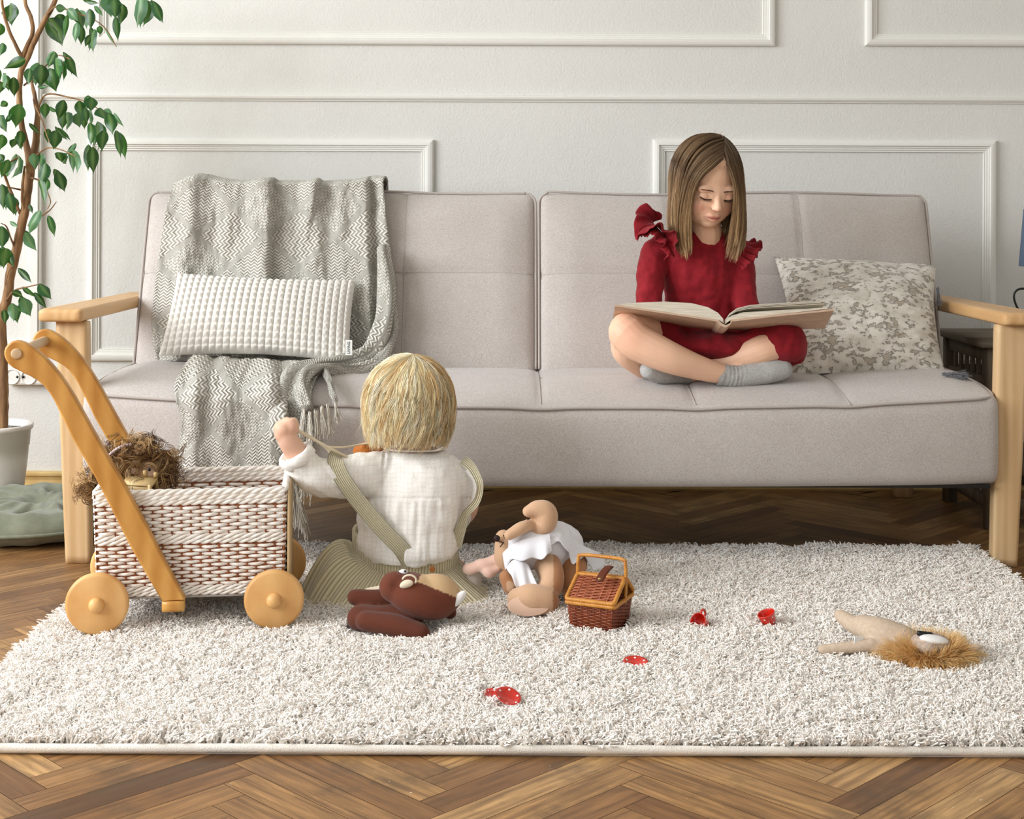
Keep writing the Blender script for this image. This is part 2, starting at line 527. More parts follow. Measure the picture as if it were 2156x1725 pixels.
def addplank(p0, q0, p1, q1, horiz):
    cp, cq = (p0 + p1) / 2, (q0 + q1) / 2
    X, Y = (cp - cq) / s2 + x00, (cp + cq) / s2 + 1.876
    if not (-3.6 < X < 2.9 and 1.0 < Y < WALLY + .3): return
    n = len(V)
    pts = [(p0 + g, q0 + g), (p1 - g, q0 + g), (p1 - g, q1 - g), (p0 + g, q1 - g)]
    for p, q in pts: V.append(((p - q) / s2 + x00, min((p + q) / s2 + 1.876, WALLY + .1), 0.0))
    Fc.append((n, n + 1, n + 2, n + 3))
    ou, ov = random.random() * 90, random.random() * 90
    for p, q in pts:
        a, b = (p - p0, q - q0) if horiz else (q - q0, p - p0)
        UV.append((a + ou, b + ov))
    c = min(1, max(0, random.gauss(.55, .24)))
    FC.append((c, random.random(), 0, 1))
for i in range(-90, 91):
    for j in range(-14, 15):
        a, b = i * w_ + j * L_, i * w_ - j * L_
        addplank(a, b, a + L_, b + w_, True)
        addplank(a + L_, b + w_ - L_, a + L_ + w_, b + w_, False)
n = len(V)
V += [(-3.5, -1.6, -.0015), (2.9, -1.6, -.0015), (2.9, WALLY + .1, -.0015), (-3.5, WALLY + .1, -.0015), (-3.5, -1.6, 0), (2.9, -1.6, 0), (2.9, 1.0, 0), (-3.5, 1.0, 0)]
Fc += [(n, n + 1, n + 2, n + 3), (n + 4, n + 5, n + 6, n + 7)]
UV += [(0, 0)] * 8; FC += [(.1, 0, 0, 1), (.5, 0, 0, 1)]
S(mesh('floor', V, Fc, None, None, False, uv=UV, fcol=FC, mats=[m_floor, m_gap], mi=[0] * (len(Fc) - 2) + [1, 0]))

# ================================================================ RUG
RX0, RX1, RY0, RY1 = -.832, 1.028, 1.997, 3.185
m_rugbase = mat('rug_backing', (226, 217, 205), .95)
m_bind = mat('rug_binding', (238, 232, 222), .9, bump=.6, bscale=500)
rug = root('shag_rug', ((RX0 + RX1) / 2, (RY0 + RY1) / 2, 0), 'cream shag rug lying on the herringbone floor in front of the sofa', 'rug')
MB().box((RX0, RY0, 0.0005), (RX1, RY1, .008)).build('backing', m_rugbase, rug, smooth=False)
bd = MB()
bx = np.linspace(RX0, RX1, 80)
for yy in (RY0, RY1):
    bd.tube([(x, yy + .0015 * math.sin(x * 13), .0085) for x in bx], .0068, 8)
for xx in (RX0, RX1): bd.tube([(xx, y, .0085) for y in np.linspace(RY0, RY1, 40)], .0068, 8)
bd.build('binding', m_bind, rug)
# places where something stands and presses the pile down: (x, y, radius, height left)
PRESS = []
def make_pile():
    sp = .0062
    gx, gy = np.meshgrid(np.arange(RX0 + .004, RX1 - .002, sp), np.arange(RY0 + .008, RY1 - .003, sp), indexing='ij')
    C = np.stack([gx.ravel(), gy.ravel()], 1); C += RNG.uniform(-.0028, .0028, C.shape)
    n = len(C)
    cl = np.array([[mnoise.noise(Vector((x * 38, y * 38, 3.1))), mnoise.noise(Vector((x * 38, y * 38, 9.7))), mnoise.noise(Vector((x * 16, y * 16, 5.5)))] for x, y in C])
    lean = cl[:, :2] * .011 + RNG.normal(0, .0030, (n, 2))
    hgt = .0215 + cl[:, 2] * .006 + RNG.normal(0, .002, n)
    # outer tufts fan out over the edge
    e = .022
    for d, ax, sg in ((C[:, 0] - RX0, 0, -1), (RX1 - C[:, 0], 0, 1), (RY1 - C[:, 1], 1, 1), (C[:, 1] - RY0, 1, -1)):
        k = np.clip(1 - d / e, 0, 1); lean[:, ax] += sg * k * (.003 if (ax == 1 and sg < 0) else .010); hgt -= k * .004
    for (px, py, pr, ph) in PRESS:
        d = np.hypot(C[:, 0] - px, C[:, 1] - py)
        k = np.clip((pr + .008 - d) / .008, 0, 1)
        hgt = hgt * (1 - k) + np.minimum(hgt, ph) * k
    ns = 7
    Cn = np.repeat(C, ns, 0); Ln = np.repeat(lean, ns, 0); Hn = np.repeat(hgt, ns) * RNG.uniform(.72, 1.12, n * ns)
    N = len(Cn)
    off = RNG.normal(0, .0011, (N, 2)); spread = RNG.normal(0, .0038, (N, 2))
    ts = np.array([0, .3, .6, .85, 1.0])
    pts = np.zeros((N, 5, 3))
    cur = RNG.uniform(.0018, .0040, N); ph = RNG.uniform(0, 6.28, N)
    for i, t_ in enumerate(ts):
        b = t_ ** 1.7
        pts[:, i, 0] = Cn[:, 0] + off[:, 0] + (Ln[:, 0] + spread[:, 0]) * b + cur * np.cos(ph + t_ * 6.5) * t_
        pts[:, i, 1] = Cn[:, 1] + off[:, 1] + (Ln[:, 1] + spread[:, 1]) * b + cur * np.sin(ph + t_ * 6.5) * t_
        pts[:, i, 2] = .006 + Hn * (t_ if t_ < .9 else .90)
    me = bpy.data.hair_curves.new('pile')
    me.add_curves([5] * N)
    o0 = np.array(rug.location)
    me.attributes['position'].data.foreach_set('vector', (pts - o0).astype(np.float32).ravel())
    ra = me.attributes.new('radius', 'FLOAT', 'POINT') if 'radius' not in me.attributes else me.attributes['radius']
    ra.data.foreach_set('value', np.tile(np.array([.0009, .0010, .0010, .0010, .0007], np.float32), N))
    m = NT('pile_yarn')
    hi = m.add('ShaderNodeHairInfo')
    m.color(m.ramp(hi.outputs['Random'], [(0, (234, 218, 206)), (.25, (247, 240, 231)), (1, (254, 252, 248))]))
    m.b.inputs['Roughness'].default_value = .9; m.b.inputs['Specular IOR Level'].default_value = .1
    me.materials.append(m.m)
    o = bpy.data.objects.new('pile', me); o.parent = rug; COL.objects.link(o); o['kind'] = 'stuff'
    return o

# ================================================================ SOFA
m_fab = NT('sofa_fabric'); t = m_fab
t.b.inputs['Roughness'].default_value = .92; t.b.inputs['Specular IOR Level'].default_value = .12
t.b.inputs['Sheen Weight'].default_value = .25
vec = t.coord()
fa = t.noise(t.coord((1, 1, .25)), 900, 2, .5); fb = t.noise(t.coord((.25, .25, 1)), 900, 2, .5)
ff = t.math('ADD', fa, fb)
c1 = t.ramp(t.math('MULTIPLY', ff, .5), [(.35, (178, 170, 165)), (.62, (210, 203, 198))])
big = t.ramp(t.noise(vec, 9, 4, .6), [(.3, (247, 246, 245)), (.7, (255, 255, 255))])
t.color(t.mix(1.0, c1, big, 'MULTIPLY'))
t.bump(ff, .35, .0012)
m_fab = t.m
m_pipe = mat('sofa_piping', (184, 175, 169), .9, bump=.3, bscale=600)
def wood(name, c1, c2, scale=(3, 40, 40), rough=.42):
    m = NT(name); v = m.coord(scale)
    n1 = m.noise(v, 1.0, 5, .6); wv = m.add('ShaderNodeTexWave', ins={'Vector': v, 'Scale': .35, 'Distortion': 5.0, 'Detail': 2.0})
    f = m.math('ADD', m.math('MULTIPLY', n1, .75), m.math('MULTIPLY', wv.outputs['Fac'], .25))
    m.color(m.ramp(f, [(.3, c1), (.7, c2)]))
    m.b.inputs['Roughness'].default_value = rough; m.b.inputs['Specular IOR Level'].default_value = .35
    m.bump(n1, .08, .001)
    return m.m
m_birch_v = wood('birch_upright', (206, 170, 124), (224, 192, 148), (40, 40, 3))
m_birch_h = wood('birch_armrest', (204, 160, 108), (222, 182, 132), (40, 3, 40))

SX0, SX1 = -.923, 1.050; SCX = (SX0 + SX1) / 2; SW = SX1 - SX0
sofa = root('sofa', (SCX, 3.35, 0), 'long pale greige fabric sofa with light birch armrests against the panelled wall', 'sofa')
SEAMX = [SCX + SW * (i / 6 - .5) for i in range(1, 6)]
def front_edge_y(x): return 3.005 + .055 * abs((x - SCX) / (SW / 2)) ** 2.6
def top_z(x):
    a = (x - SCX) / (SW / 2)
    z = .3515 + .019 * abs(a) ** 3
    for s in SEAMX: z -= .0035 * math.exp(-((x - s) / .05) ** 2)
    return z
def seatd(V, S_):
    W2 = SW / 2
    out = V.copy()
    for i in range(len(V)):
        x, y, z = V[i]; sx, sy, sz = S_[i]
        X = x + SCX; yf = front_edge_y(X); yb = 3.52
        tt = (y + .25) / .5
        Y = yf + (yb - yf) * tt
        top = top_z(X); zz = .181 + (z + .09) / .18 * (top - .181)
        if sz > .2:
            k = (sz - .2) / .8
            rise = .030 * (1 - math.exp(-max(0, tt) * 5)) + .014 * math.sin(PI * min(1, max(0, tt))) 
            ex = min(1, (W2 - abs(x)) / .07); rise *= .55 + .45 * ex
            sm = min([abs(X - s) for s in SEAMX] + [9])
            gr = -.006 * math.exp(-(sm / .009) ** 2) - .0015 * math.exp(-(sm / .06) ** 2)
            sy2 = abs(Y - 3.27); gr += -.004 * math.exp(-(sy2 / .012) ** 2)
            zz += k * (rise + gr * min(1, tt * 7))
        # the front face bulges a little
        if tt < .1: Y -= .008 * (1 - sz * sz) * (1 - tt * 10)
        out[i] = (X, Y, zz)
    return out
V, Fc = rbox((SW, .5, .18), .02, (190, 40, 14), seatd)
seat = mesh('seat_cushion', V, Fc, m_fab, sofa)
def xs(a, b, n): return np.linspace(a, b, n)
# piping along front top edge and the two sides
pp = [(SX0 + .012, 3.5, .392), (SX0 + .006, 3.35, .390), (SX0 + .004, 3.2, .384), (SX0 + .006, 3.11, .3755)]
pp += [(x, front_edge_y(x) + .0015 + (.03 * (1 - min(1, (x - SX0) / .05)) ** 2) + (.03 * (1 - min(1, (SX1 - x) / .05)) ** 2), top_z(x) - .001) for x in xs(SX0 + .012, SX1 - .012, 70)]
pp += [(SX1 - .006, 3.11, .3755), (SX1 - .004, 3.2, .384), (SX1 - .006, 3.35, .390), (SX1 - .012, 3.5, .392)]
tv, tf = tube(spline(pp, 240), .0032, 8)
pb = MB().put(tv, tf)
pb.build('piping', m_pipe, seat)
sm = MB()
for s in SEAMX:
    pts = []
    for y in np.linspace(3.03, 3.46, 24):
        tt = (y - front_edge_y(s)) / (3.52 - front_edge_y(s))
        rise = .030 * (1 - math.exp(-tt * 5)) + .014 * math.sin(PI * tt)
        pts.append((s, y, top_z(s) + rise - .0065 * min(1, tt * 7)))
    sm.tube(pts, .0014, 6)
sm.build('seam', m_pipe, seat)

# back cushions: local frame (x, depth d, height h) tilted back
TILT = math.atan2(.150, .425)
BY, BZ = 3.452, .390
def bw(x, d, h):
    return np.array([x, BY + d * math.cos(TILT) + h * math.sin(TILT), BZ + h * math.cos(TILT) - d * math.sin(TILT)])
def back(x0, x1):
    w = x1 - x0; hgt = .488; h0 = -.035; th = .115
    seams = [w * (i / 3 - .5) for i in (1, 2)]; hs = .232
    def d(V, S_):
        out = V.copy()
        for i in range(len(V)):
            x, y, z = V[i]; s = S_[i]
            h = z + hgt / 2 + h0
            dy = 0
            if s[1] < 0:
                k = -s[1]
                ex = min(1, (w / 2 - abs(x)) / .10); ez = min(1, (hgt / 2 - abs(z)) / .10)
                puff = .020 * math.sin(ex * PI / 2) * math.sin(ez * PI / 2)
                q = min(abs(x - a) for a in seams); qh = abs(h - hs)
                dy = -puff + .005 * math.exp(-(q / .008) ** 2) + .001 * math.exp(-(q / .05) ** 2) + .004 * math.exp(-(qh / .007) ** 2) + .001 * math.exp(-(qh / .05) ** 2)
                dy *= k
            if s[2] > .9: h += .004 * math.sin(x * 9 + x0 * 5) * (1 - abs(s[0]) ** 4)
            out[i] = bw(x + (x0 + x1) / 2, y + th / 2 + dy, h)
        return out
    V, Fc = rbox((w, th, hgt), .024, (110, 12, 56), d)
    c = mesh('back_cushion', V, Fc, m_fab, sofa)
    # piping round the front edge
    r = .032; hw = w / 2 - .002; z0, z1 = h0, h0 + hgt - .002; cxx = (x0 + x1) / 2
    path = []
    def arc(ax, az, a0, a1):
        for a in np.linspace(a0, a1, 7): path.append((ax + r * math.cos(a), az + r * math.sin(a)))
    path += [(-hw, z0 + .03)] + [(-hw, z) for z in np.linspace(z0 + .08, z1 - r, 9)][:-1]; arc(-hw + r, z1 - r, PI, PI / 2)
    path += [(x, z1) for x in np.linspace(-hw + r, hw - r, 12)][1:-1]; arc(hw - r, z1 - r, PI / 2, 0)
    path += [(hw, z) for z in np.linspace(z1 - r, z0 + .03, 10)][1:]
    pts = [bw(x + cxx, .006, h + (.004 * math.sin(x * 9 + x0 * 5) if h > z1 - .004 else 0)) for x, h in path]
    MB().put(*tube(spline(pts, 160), .0032, 8)).build('piping', m_pipe, c)
    s_ = MB()
    for a in seams:
        s_.tube([bw(a + cxx, -.020 * math.sin(min(1, (hgt / 2 - abs(h - h0 - hgt / 2)) / .10) * PI / 2) + .0055, h) for h in np.linspace(h0 + .03, h0 + hgt - .012, 40)], .0014, 6)
    s_.tube([bw(x + cxx, -.020 * math.sin(min(1, (w / 2 - abs(x)) / .10) * PI / 2) + .0045, hs) for x in np.linspace(-w / 2 + .012, w / 2 - .012, 60)], .0013, 6)
    s_.build('seam', m_pipe, c)
    return c
back(SX0 + .004, SCX - .002); back(SCX + .002, SX1 - .002)

def bevelbox(lo, hi, r, taper=None, seg=(4, 4, 4), rr=None):
    lo, hi = np.array(lo, float), np.array(hi, float); c = (lo + hi) / 2
    def d(V, S_):
        V = V + c
        return taper(V) if taper is not None else V
    return rbox(hi - lo, r, seg, d)
# arms and posts
AZ0, AZ1 = .5235, .552
for sgn, xin in ((-1, SX0 + .004), (1, SX1 + .002)):
    xo = xin + sgn * .0955
    lo = (min(xin, xo), 3.045, AZ0); hi = (max(xin, xo), 3.74, AZ1)
    def tp(V, sgn=sgn, xin=xin, xo=xo):
        # plan: outer edge runs in toward the back, inner front corner slightly cut
        V = V.copy(); t_ = np.clip((V[:, 1] - 3.06) / .68, 0, 1); f = np.abs(V[:, 0] - xin) / .0955
        V[:, 0] -= sgn * f * t_ * .018
        V[:, 2] -= 0
        return V
    V, Fc = bevelbox(lo, hi, .009, tp, (12, 40, 6))
    mesh('armrest', V, Fc, m_birch_h, sofa)
    pi_, po = xin + sgn * (-.001), xin + sgn * .067
    def tq(V, sgn=sgn):
        V = V.copy(); h = np.clip(V[:, 2] / .52, 0, 1); f = np.abs(V[:, 0] - pi_) / .068
        V[:, 0] = V[:, 0] + sgn * (-.0085 * (1 - h) * (1 - f) - .0235 * (1 - h) * f)
        return V
    V, Fc = bevelbox((min(pi_, po), 3.078, 0.0), (max(pi_, po), 3.112, AZ0), .003, tq, (8, 5, 30))
    mesh('front_leg', V, Fc, m_birch_v, sofa)
    x = xin + sgn * -.02
    V, Fc = bevelbox((min(x, x + sgn * .05) , 3.83, 0), (max(x, x + sgn * .05), 3.87, .20), .003, None, (3, 3, 6))
    mesh('rear_leg', V, Fc, m_birch_v, sofa)
fr = MB()
fr.box((SX0 + .02, 3.06, .1745), (SX1 - .02, 3.085, .182)); fr.box((SX0 + .02, 3.45, .168), (SX1 - .02, 3.475, .182))
for x in (SX0 + .02, SCX, SX1 - .045): fr.box((x, 3.07, .172), (x + .025, 3.86, .182))
fr.box((SX0 + .02, 3.08, .176), (SX1 - .02, 3.50, .1815))
fr.build('underframe', m_black, sofa, smooth=False)
# ================================================================ POTTED FICUS
m_bark = NT('ficus_bark'); t = m_bark
v_ = t.coord((60, 60, 9))
t.color(t.ramp(t.noise(v_, 1.0, 4, .6), [(.3, (98, 70, 46)), (.55, (150, 112, 74)), (.75, (188, 152, 110))]))
t.b.inputs['Roughness'].default_value = .8; t.bump(t.noise(v_, 1.3, 3, .6), .5, .003); m_bark = t.m
m_leaf = NT('ficus_leaf'); t = m_leaf
vc = t.add('ShaderNodeVertexColor', layer_name='col').outputs[0]
t.color(vc); t.b.inputs['Roughness'].default_value = .34; t.b.inputs['Specular IOR Level'].default_value = .5
tr = t.add('ShaderNodeBsdfTranslucent'); t.link(t.mix(.35, vc, lin((120, 190, 60))), tr.inputs['Color'])
ms = t.add('ShaderNodeMixShader', ins={'Fac': .28}); t.link(t.b.outputs[0], ms.inputs[1]); t.link(tr.outputs[0], ms.inputs[2])
t.link(ms.outputs[0], t.n['Material Output'].inputs['Surface']); m_leaf = t.m
m_pot = mat('pot_plastic', (232, 228, 222), .4, spec=.4)
m_soil = mat('potting_soil', (52, 42, 34), .95, (150, 145, 138), 160, bump=1, bscale=250)
PX, PY = -1.318, 3.62
plant = root('potted_ficus', (PX, PY, 0), 'tall weeping fig with slim curving trunk in a white plastic pot beside the sofa', 'potted plant')
pr = [(.066, .0), (.068, .004), (.078, .06), (.086, .13), (.0885, .165), (.0905, .166), (.0935, .205), (.0975, .207), (.1, .212), (.1, .219), (.096, .221), (.092, .217), (.089, .17), (.07, .15)]
MB().put(*lathe(pr, (PX, PY, 0), 48)).build('pot', m_pot, plant)
a = np.linspace(0, 1, 12); sv = []
rings = [[(PX + r * .091 * math.cos(q), PY + r * .091 * math.sin(q), .203 + .004 * math.sin(9 * q + 7 * r) * (r < 1)) for q in np.arange(36) * 2 * PI / 36] for r in (.02, .3, .5, .7, .85, 1)]
MB().put(*[x if i else x for i, x in enumerate(loft(rings, False))]).build('soil', m_soil, plant)
def Z1(pts, s=2.465, ox=0, oy=0): return [(x / s + ox, y / s + oy) for x, y in pts]
trk = MB()
def stem(pix, r0, r1, Y0=3.60, Y1=3.60, mb=trk, k=8):
    n = len(pix); pts = [P(u, v, Y0 + (Y1 - Y0) * i / (n - 1)) for i, (u, v) in enumerate(pix)]
    q = spline(pts, 10 * n); q = q + np.stack([vnoise(q, 30, 1), vnoise(q, 30, 5), q[:, 0] * 0], 1) * .002
    mb.tube(q, np.linspace(r0, r1, len(q)) * (1 + .12 * vnoise(q, 60, 3)), k)
stem([(6, 915), (6, 760), (2, 669), (14, 633), (24, 568), (39, 507), (49, 458), (61, 385), (67, 345)], .0135, .011, 3.62, 3.6, k=12)
stem([(67, 345), (77, 284), (79, 243), (73, 203), (67, 170)], .010, .004, 3.6, 3.63)
stem([(63, 365), (58, 320), (45, 260), (41, 195), (45, 150), (61, 114), (81, 69), (116, 0), (135, -60)], .0085, .006, 3.58, 3.55)
stem([(45, 125), (69, 61), (53, 0), (58, -60)], .006, .004, 3.56, 3.6)
stem([(46, 122), (12, 45), (0, -40)], .005, .003, 3.56, 3.5)
stem([(42, 450), (12, 377), (-8, 330)], .004, .003, 3.6, 3.52)
stem([(49, 452), (47, 400), (52, 350)], .004, .003, 3.6, 3.56)
trk.build('trunk', m_bark, plant)
tw = MB()
for pix, a, b in (([(78, 235), (97, 199), (154, 207), (182, 215), (203, 227), (227, 251), (258, 262)], 3.6, 3.5), ([(100, 30), (118, 14), (150, 24), (195, 40), (222, 60), (245, 98)], 3.55, 3.48),
                  ([(135, -60), (190, -40), (248, -30), (300, -24), (345, -12)], 3.55, 3.45), ([(50, 180), (85, 150), (120, 118), (150, 125)], 3.58, 3.5), ([(72, 330), (100, 312), (130, 316), (160, 330)], 3.58, 3.5),
                  ([(60, 475), (88, 455), (108, 440), (118, 425)], 3.6, 3.52), ([(14, 633), (30, 612), (60, 604), (85, 600), (100, 612)], 3.6, 3.52), ([(40, 330), (15, 345), (-5, 352)], 3.6, 3.5),
                  ([(41, 190), (20, 180), (0, 172)], 3.57, 3.5), ([(45, 400), (20, 395), (0, 392)], 3.6, 3.5), ([(30, 520), (15, 480), (2, 470)], 3.6, 3.55), ([(70, 210), (90, 260), (103, 300)], 3.6, 3.5), ([(60, 372), (88, 385), (105, 420), (100, 440)], 3.6, 3.5), ([(30, 560), (18, 570), (12, 600)], 3.6, 3.55)):
    stem(pix, .0026, .0011, a, b, tw, 5)
tw.build('twig', m_bark, plant)
LV = [(590,-20,600,100,70),(635,20,625,130,55),(600,85,614,218,38),(735,-25,712,145,75),(765,0,740,140,62),(795,5,848,122,45),(290,40,348,45,40),(350,45,408,112,52),(400,42,432,152,42),(465,45,470,152,50),(445,8,517,18,22),(490,30,537,84,22),(400,115,392,225,42),(490,150,485,280,46),(515,135,522,182,30),(475,180,440,245,30),(545,150,608,245,14),(250,95,325,240,88),(305,72,325,152,58),(350,75,332,200,26),(55,15,48,130,62),(15,222,2,292,45),(130,305,15,360,50),(15,380,28,468,45),(70,400,75,505,50),(8,425,0,485,40),(285,268,248,355,50),(348,282,403,405,40),(330,315,330,425,34),(290,300,312,410,56),(215,335,210,455,68),(155,358,150,445,40),(265,355,294,478,62),(235,535,235,620,42),(250,560,288,580,22),(332,518,298,625,48),(345,582,345,685,55),(410,522,425,612,50),(405,585,415,665,48),(475,505,472,580,52),(440,558,452,645,34),(520,558,548,622,45),(560,585,585,700,62),(465,635,470,760,48),(505,630,505,740,52),(540,675,528,790,46),(600,676,628,822,50),(590,585,645,662,18),(480,762,485,905,54),(250,668,248,745,32),(290,676,278,778,56),(390,742,336,802,25),(375,775,398,908,40),(300,790,322,845,58),(215,795,208,872,45),(175,795,180,882,40),(235,845,215,960,62),(205,930,235,1065,42),(242,925,240,1000,34),(300,888,337,998,52),(95,805,55,930,55),(45,828,5,925,40),(100,540,80,665,56),(105,678,100,775,46),(35,528,5,555,32),(10,955,18,1090,60),(45,1000,72,1118,50),(210,1092,148,1225,55),(250,1118,285,1232,40),(50,1150,95,1180,20),(10,1175,12,1295,62),(130,1205,192,1305,42),(30,1288,18,1395,66),(42,1305,74,1390,40),(92,1392,166,1470,35),(203,1472,268,1555,40),(62,1515,122,1542,34),(130,1498,192,1545,28),(178,1518,244,1605,30),(120,1548,160,1645,56),(62,1573,72,1672,50),(20,1608,25,1685,40),(85,1595,108,1620,22),(0,600,40,690,50),(60,590,20,640,30),(15,700,0,780,50),(150,640,210,700,22),(285,655,355,730,20),(0,120,-20,200,60),(80,720,60,770,30),(200,455,260,450,18),(150,1060,170,1110,20),(0,800,20,840,30)]
lv = MB(); C_ = []
rnd = random.Random(5)
def leaf(b, e, w, Y, col, side=1):
    b3, e3 = P(b[0], b[1], Y), P(e[0], e[1], Y + rnd.uniform(-.02, .02))
    ax = e3 - b3; L = np.linalg.norm(ax); ax /= L
    ang = rnd.uniform(-.9, .9)
    s0 = np.cross(ax, [0, 1, 0]); s0 /= np.linalg.norm(s0); nrm = np.cross(s0, ax)
    s_ = s0 * math.cos(ang) + nrm * math.sin(ang); nn = np.cross(s_, ax)
    W3 = w / FPX * Y / 2 / max(.6, math.cos(ang)) * 1.0
    ts = [0, .05, .15, .3, .45, .6, .75, .86, .93, 1.0]; ws = [.02, .34, .72, .97, 1.0, .84, .48, .19, .07, .010]
    V = []; curl = rnd.uniform(-.12, .12)
    for t_, w0 in zip(ts, ws):
        c = b3 + ax * L * t_ + nn * L * curl * math.sin(t_ * PI)
        wv_ = .16 * math.sin(t_ * 11 + rnd.random())
        for q in (-1, -.5, 0, .5, 1):
            V.append(c + s_ * q * W3 * w0 + nn * (abs(q) * W3 * w0 * .35 + wv_ * W3 * q * w0 * .8))
    F5 = grid_faces(10, 5)
    cc = np.tile(np.array(lin(col)), (50, 1)); cc[2::5, :3] = cc[2::5, :3] * .6 + np.array(lin((150, 185, 110))[:3]) * .4
    lv.put(V, F5, 0, cc)
for (x0_, y0_, x1_, y1_, w0) in LV:
    for rep in range(2):
        j = 0 if rep == 0 else rnd.uniform(-22, 22)
        if rep and rnd.random() < .22: continue
        tone = rnd.choice([(26, 70, 34), (22, 60, 32), (36, 86, 38), (48, 106, 44), (30, 78, 44), (84, 126, 92)])
        leaf(((x0_ + j) / 2.465, (y0_ + j * .6) / 2.465), ((x1_ + j * 1.3) / 2.465, (y1_ + j * .5) / 2.465), w0 / 2.465 * (1.08 if rep == 0 else .95), rnd.uniform(3.46, 3.56) + rep * .12, tone)
for k in range(60):   # the part of the crown outside the picture
    x, y = rnd.uniform(-420, -10), rnd.uniform(-500, 1500)
    leaf((x / 2.465, y / 2.465), ((x + rnd.uniform(-40, 40)) / 2.465, (y + 110) / 2.465), 20, rnd.uniform(3.35, 3.8), (38, 88, 42))
lo = lv.build('foliage', m_leaf, plant)

# ================================================================ POWER SOCKETS on the wall
sp_ = P(66, 792, 3.93)
sock = root('power_socket', (sp_[0], WALLY - .0, sp_[2] - .022), 'white surface-mounted strip of round power sockets on the wall by the plant', 'power socket')
V, Fc = bevelbox((sp_[0] - .068, WALLY - .030, sp_[2] - .023), (sp_[0] + .068, WALLY, sp_[2] + .022), .006, None, (10, 6, 8))
mesh('housing', V, Fc, m_white, sock)
for i, dx in enumerate((-.046, -.0, .046)):
    c = (sp_[0] + dx, WALLY - .0305, sp_[2])
    R = rotm(x=PI / 2)
    o = MB().put(*lathe([(.021, 0), (.021, .003), (.019, .003), (.0175, -.004), (0.0001, -.004)][::1], c, 28, R)).build('outlet', m_white, sock)
    h = MB()
    for dz in (.0095, -.0095): h.put(*lathe([(.0028, -.001), (.0001, -.001)], (c[0], c[1] + .003, c[2] + dz), 12, R))
    for q in (-1, 1): h.box((c[0] + q * .0155 - .003, c[1] - .003, c[2] - .003), (c[0] + q * .0155 + .003, c[1] + .003, c[2] + .003))
    h.build('contact', m_black, o)

# ================================================================ GREEN FLOOR CUSHION
m_olive = mat('olive_linen', (128, 132, 112), .95, (112, 116, 96), 30, bump=.4, bscale=500, sheen=.3)
fcx, fcy, fr_ = -1.140, 3.405, .232
fcush = root('floor_cushion', (fcx, fcy, 0), 'flat olive green tufted floor cushion lying behind the left sofa leg', 'cushion')
def cushd(V, S_):
    out = V.copy()
    for i in range(len(V)):
        x, y, z = V[i]; sx, sy, sz = S_[i]
        # square -> disc
        m_ = max(abs(sx), abs(sy)); l2 = math.hypot(sx, sy) or 1
        k = m_ / l2 if m_ > 0 else 0
        X, Y = sx * k * fr_, sy * k * fr_
        r = math.hypot(X, Y) / fr_
        th = .043 * (1 - .0 * r) * min(1, ((1 - r) * 5.5)) ** .55 if r < 1 else 0
        tuft = 0
        for bxx, byy in ((.0, .0), (.105, .03), (-.1, .05), (.02, -.11), (-.07, -.12), (.03, .13), (.13, -.09)):
            d = math.hypot(X - bxx, Y - byy)
            tuft = max(tuft, .62 * math.exp(-(d / .035) ** 2))
        fold = .10 * math.sin(17 * math.atan2(Y - .02, X - .02)) * math.exp(-((math.hypot(X, Y) - .12) / .07) ** 2)
        nz_ = mnoise.noise(Vector((X * 16, Y * 16, 2))) * .16
        hh = th * (1 - tuft + fold + nz_)
        out[i] = (fcx + X, fcy + Y, .034 + (hh if sz > 0 else -min(hh * .7, .033)) * (abs(sz)) )
        if m_ > .999: out[i][2] = .034 + sz * .004
    return out
V, Fc = rbox((1, 1, .1), .0001, (84, 84, 2), cushd)
cbody = mesh('cover', V, Fc, m_olive, fcush)
MB().tube([(fcx + (fr_ + .001) * math.cos(q), fcy + (fr_ + .001) * math.sin(q), .034) for q in np.linspace(0, 2 * PI, 120, endpoint=False)], .0042, 8, closed=True, cap=False).build('piping', m_olive, fcush)
bt = MB()
for bxx, byy in ((.0, .0), (.105, .03), (-.1, .05), (.02, -.11), (-.07, -.12), (.03, .13), (.13, -.09)):
    o = MB().put(*ball((fcx + bxx, fcy + byy, .052), (.009, .009, .003), 12)).build('button', m_olive, fcush)

# ================================================================ SIDE TABLE and LAMP
m_dark = wood('weathered_oak', (86, 74, 60), (116, 102, 84), (30, 30, 4), .6)
m_dark2 = wood('weathered_oak_top', (98, 88, 72), (122, 110, 92), (4, 30, 30), .55)
tx0, tx1, ty0, ty1, th_ = 1.150, 1.545, 3.44, 3.80, .458
stb = root('side_table', ((tx0 + tx1) / 2, (ty0 + ty1) / 2, 0), 'dark weathered wooden side table with latticed sides beside the right armrest', 'side table')
V, Fc = bevelbox((tx0 - .022, ty0 - .022, th_ - .017), (tx1 + .022, ty1 + .022, th_), .003, None, (3, 3, 2)); mesh('table_top', V, Fc, m_dark2, stb)
for x in (tx0, tx1 - .032):
    for y in (ty0, ty1 - .032):
        V, Fc = bevelbox((x, y, 0), (x + .032, y + .032, th_ - .017), .002, None, (2, 2, 4)); mesh('leg', V, Fc, m_dark, stb)
for y in (ty0 + .006, ty1 - .024):
    for z in (.045, .13, .335, .405): 
        V, Fc = bevelbox((tx0 + .03, y, z), (tx1 - .03, y + .016, z + .03), .001, None, (2, 2, 2)); mesh('rail', V, Fc, m_dark, stb)
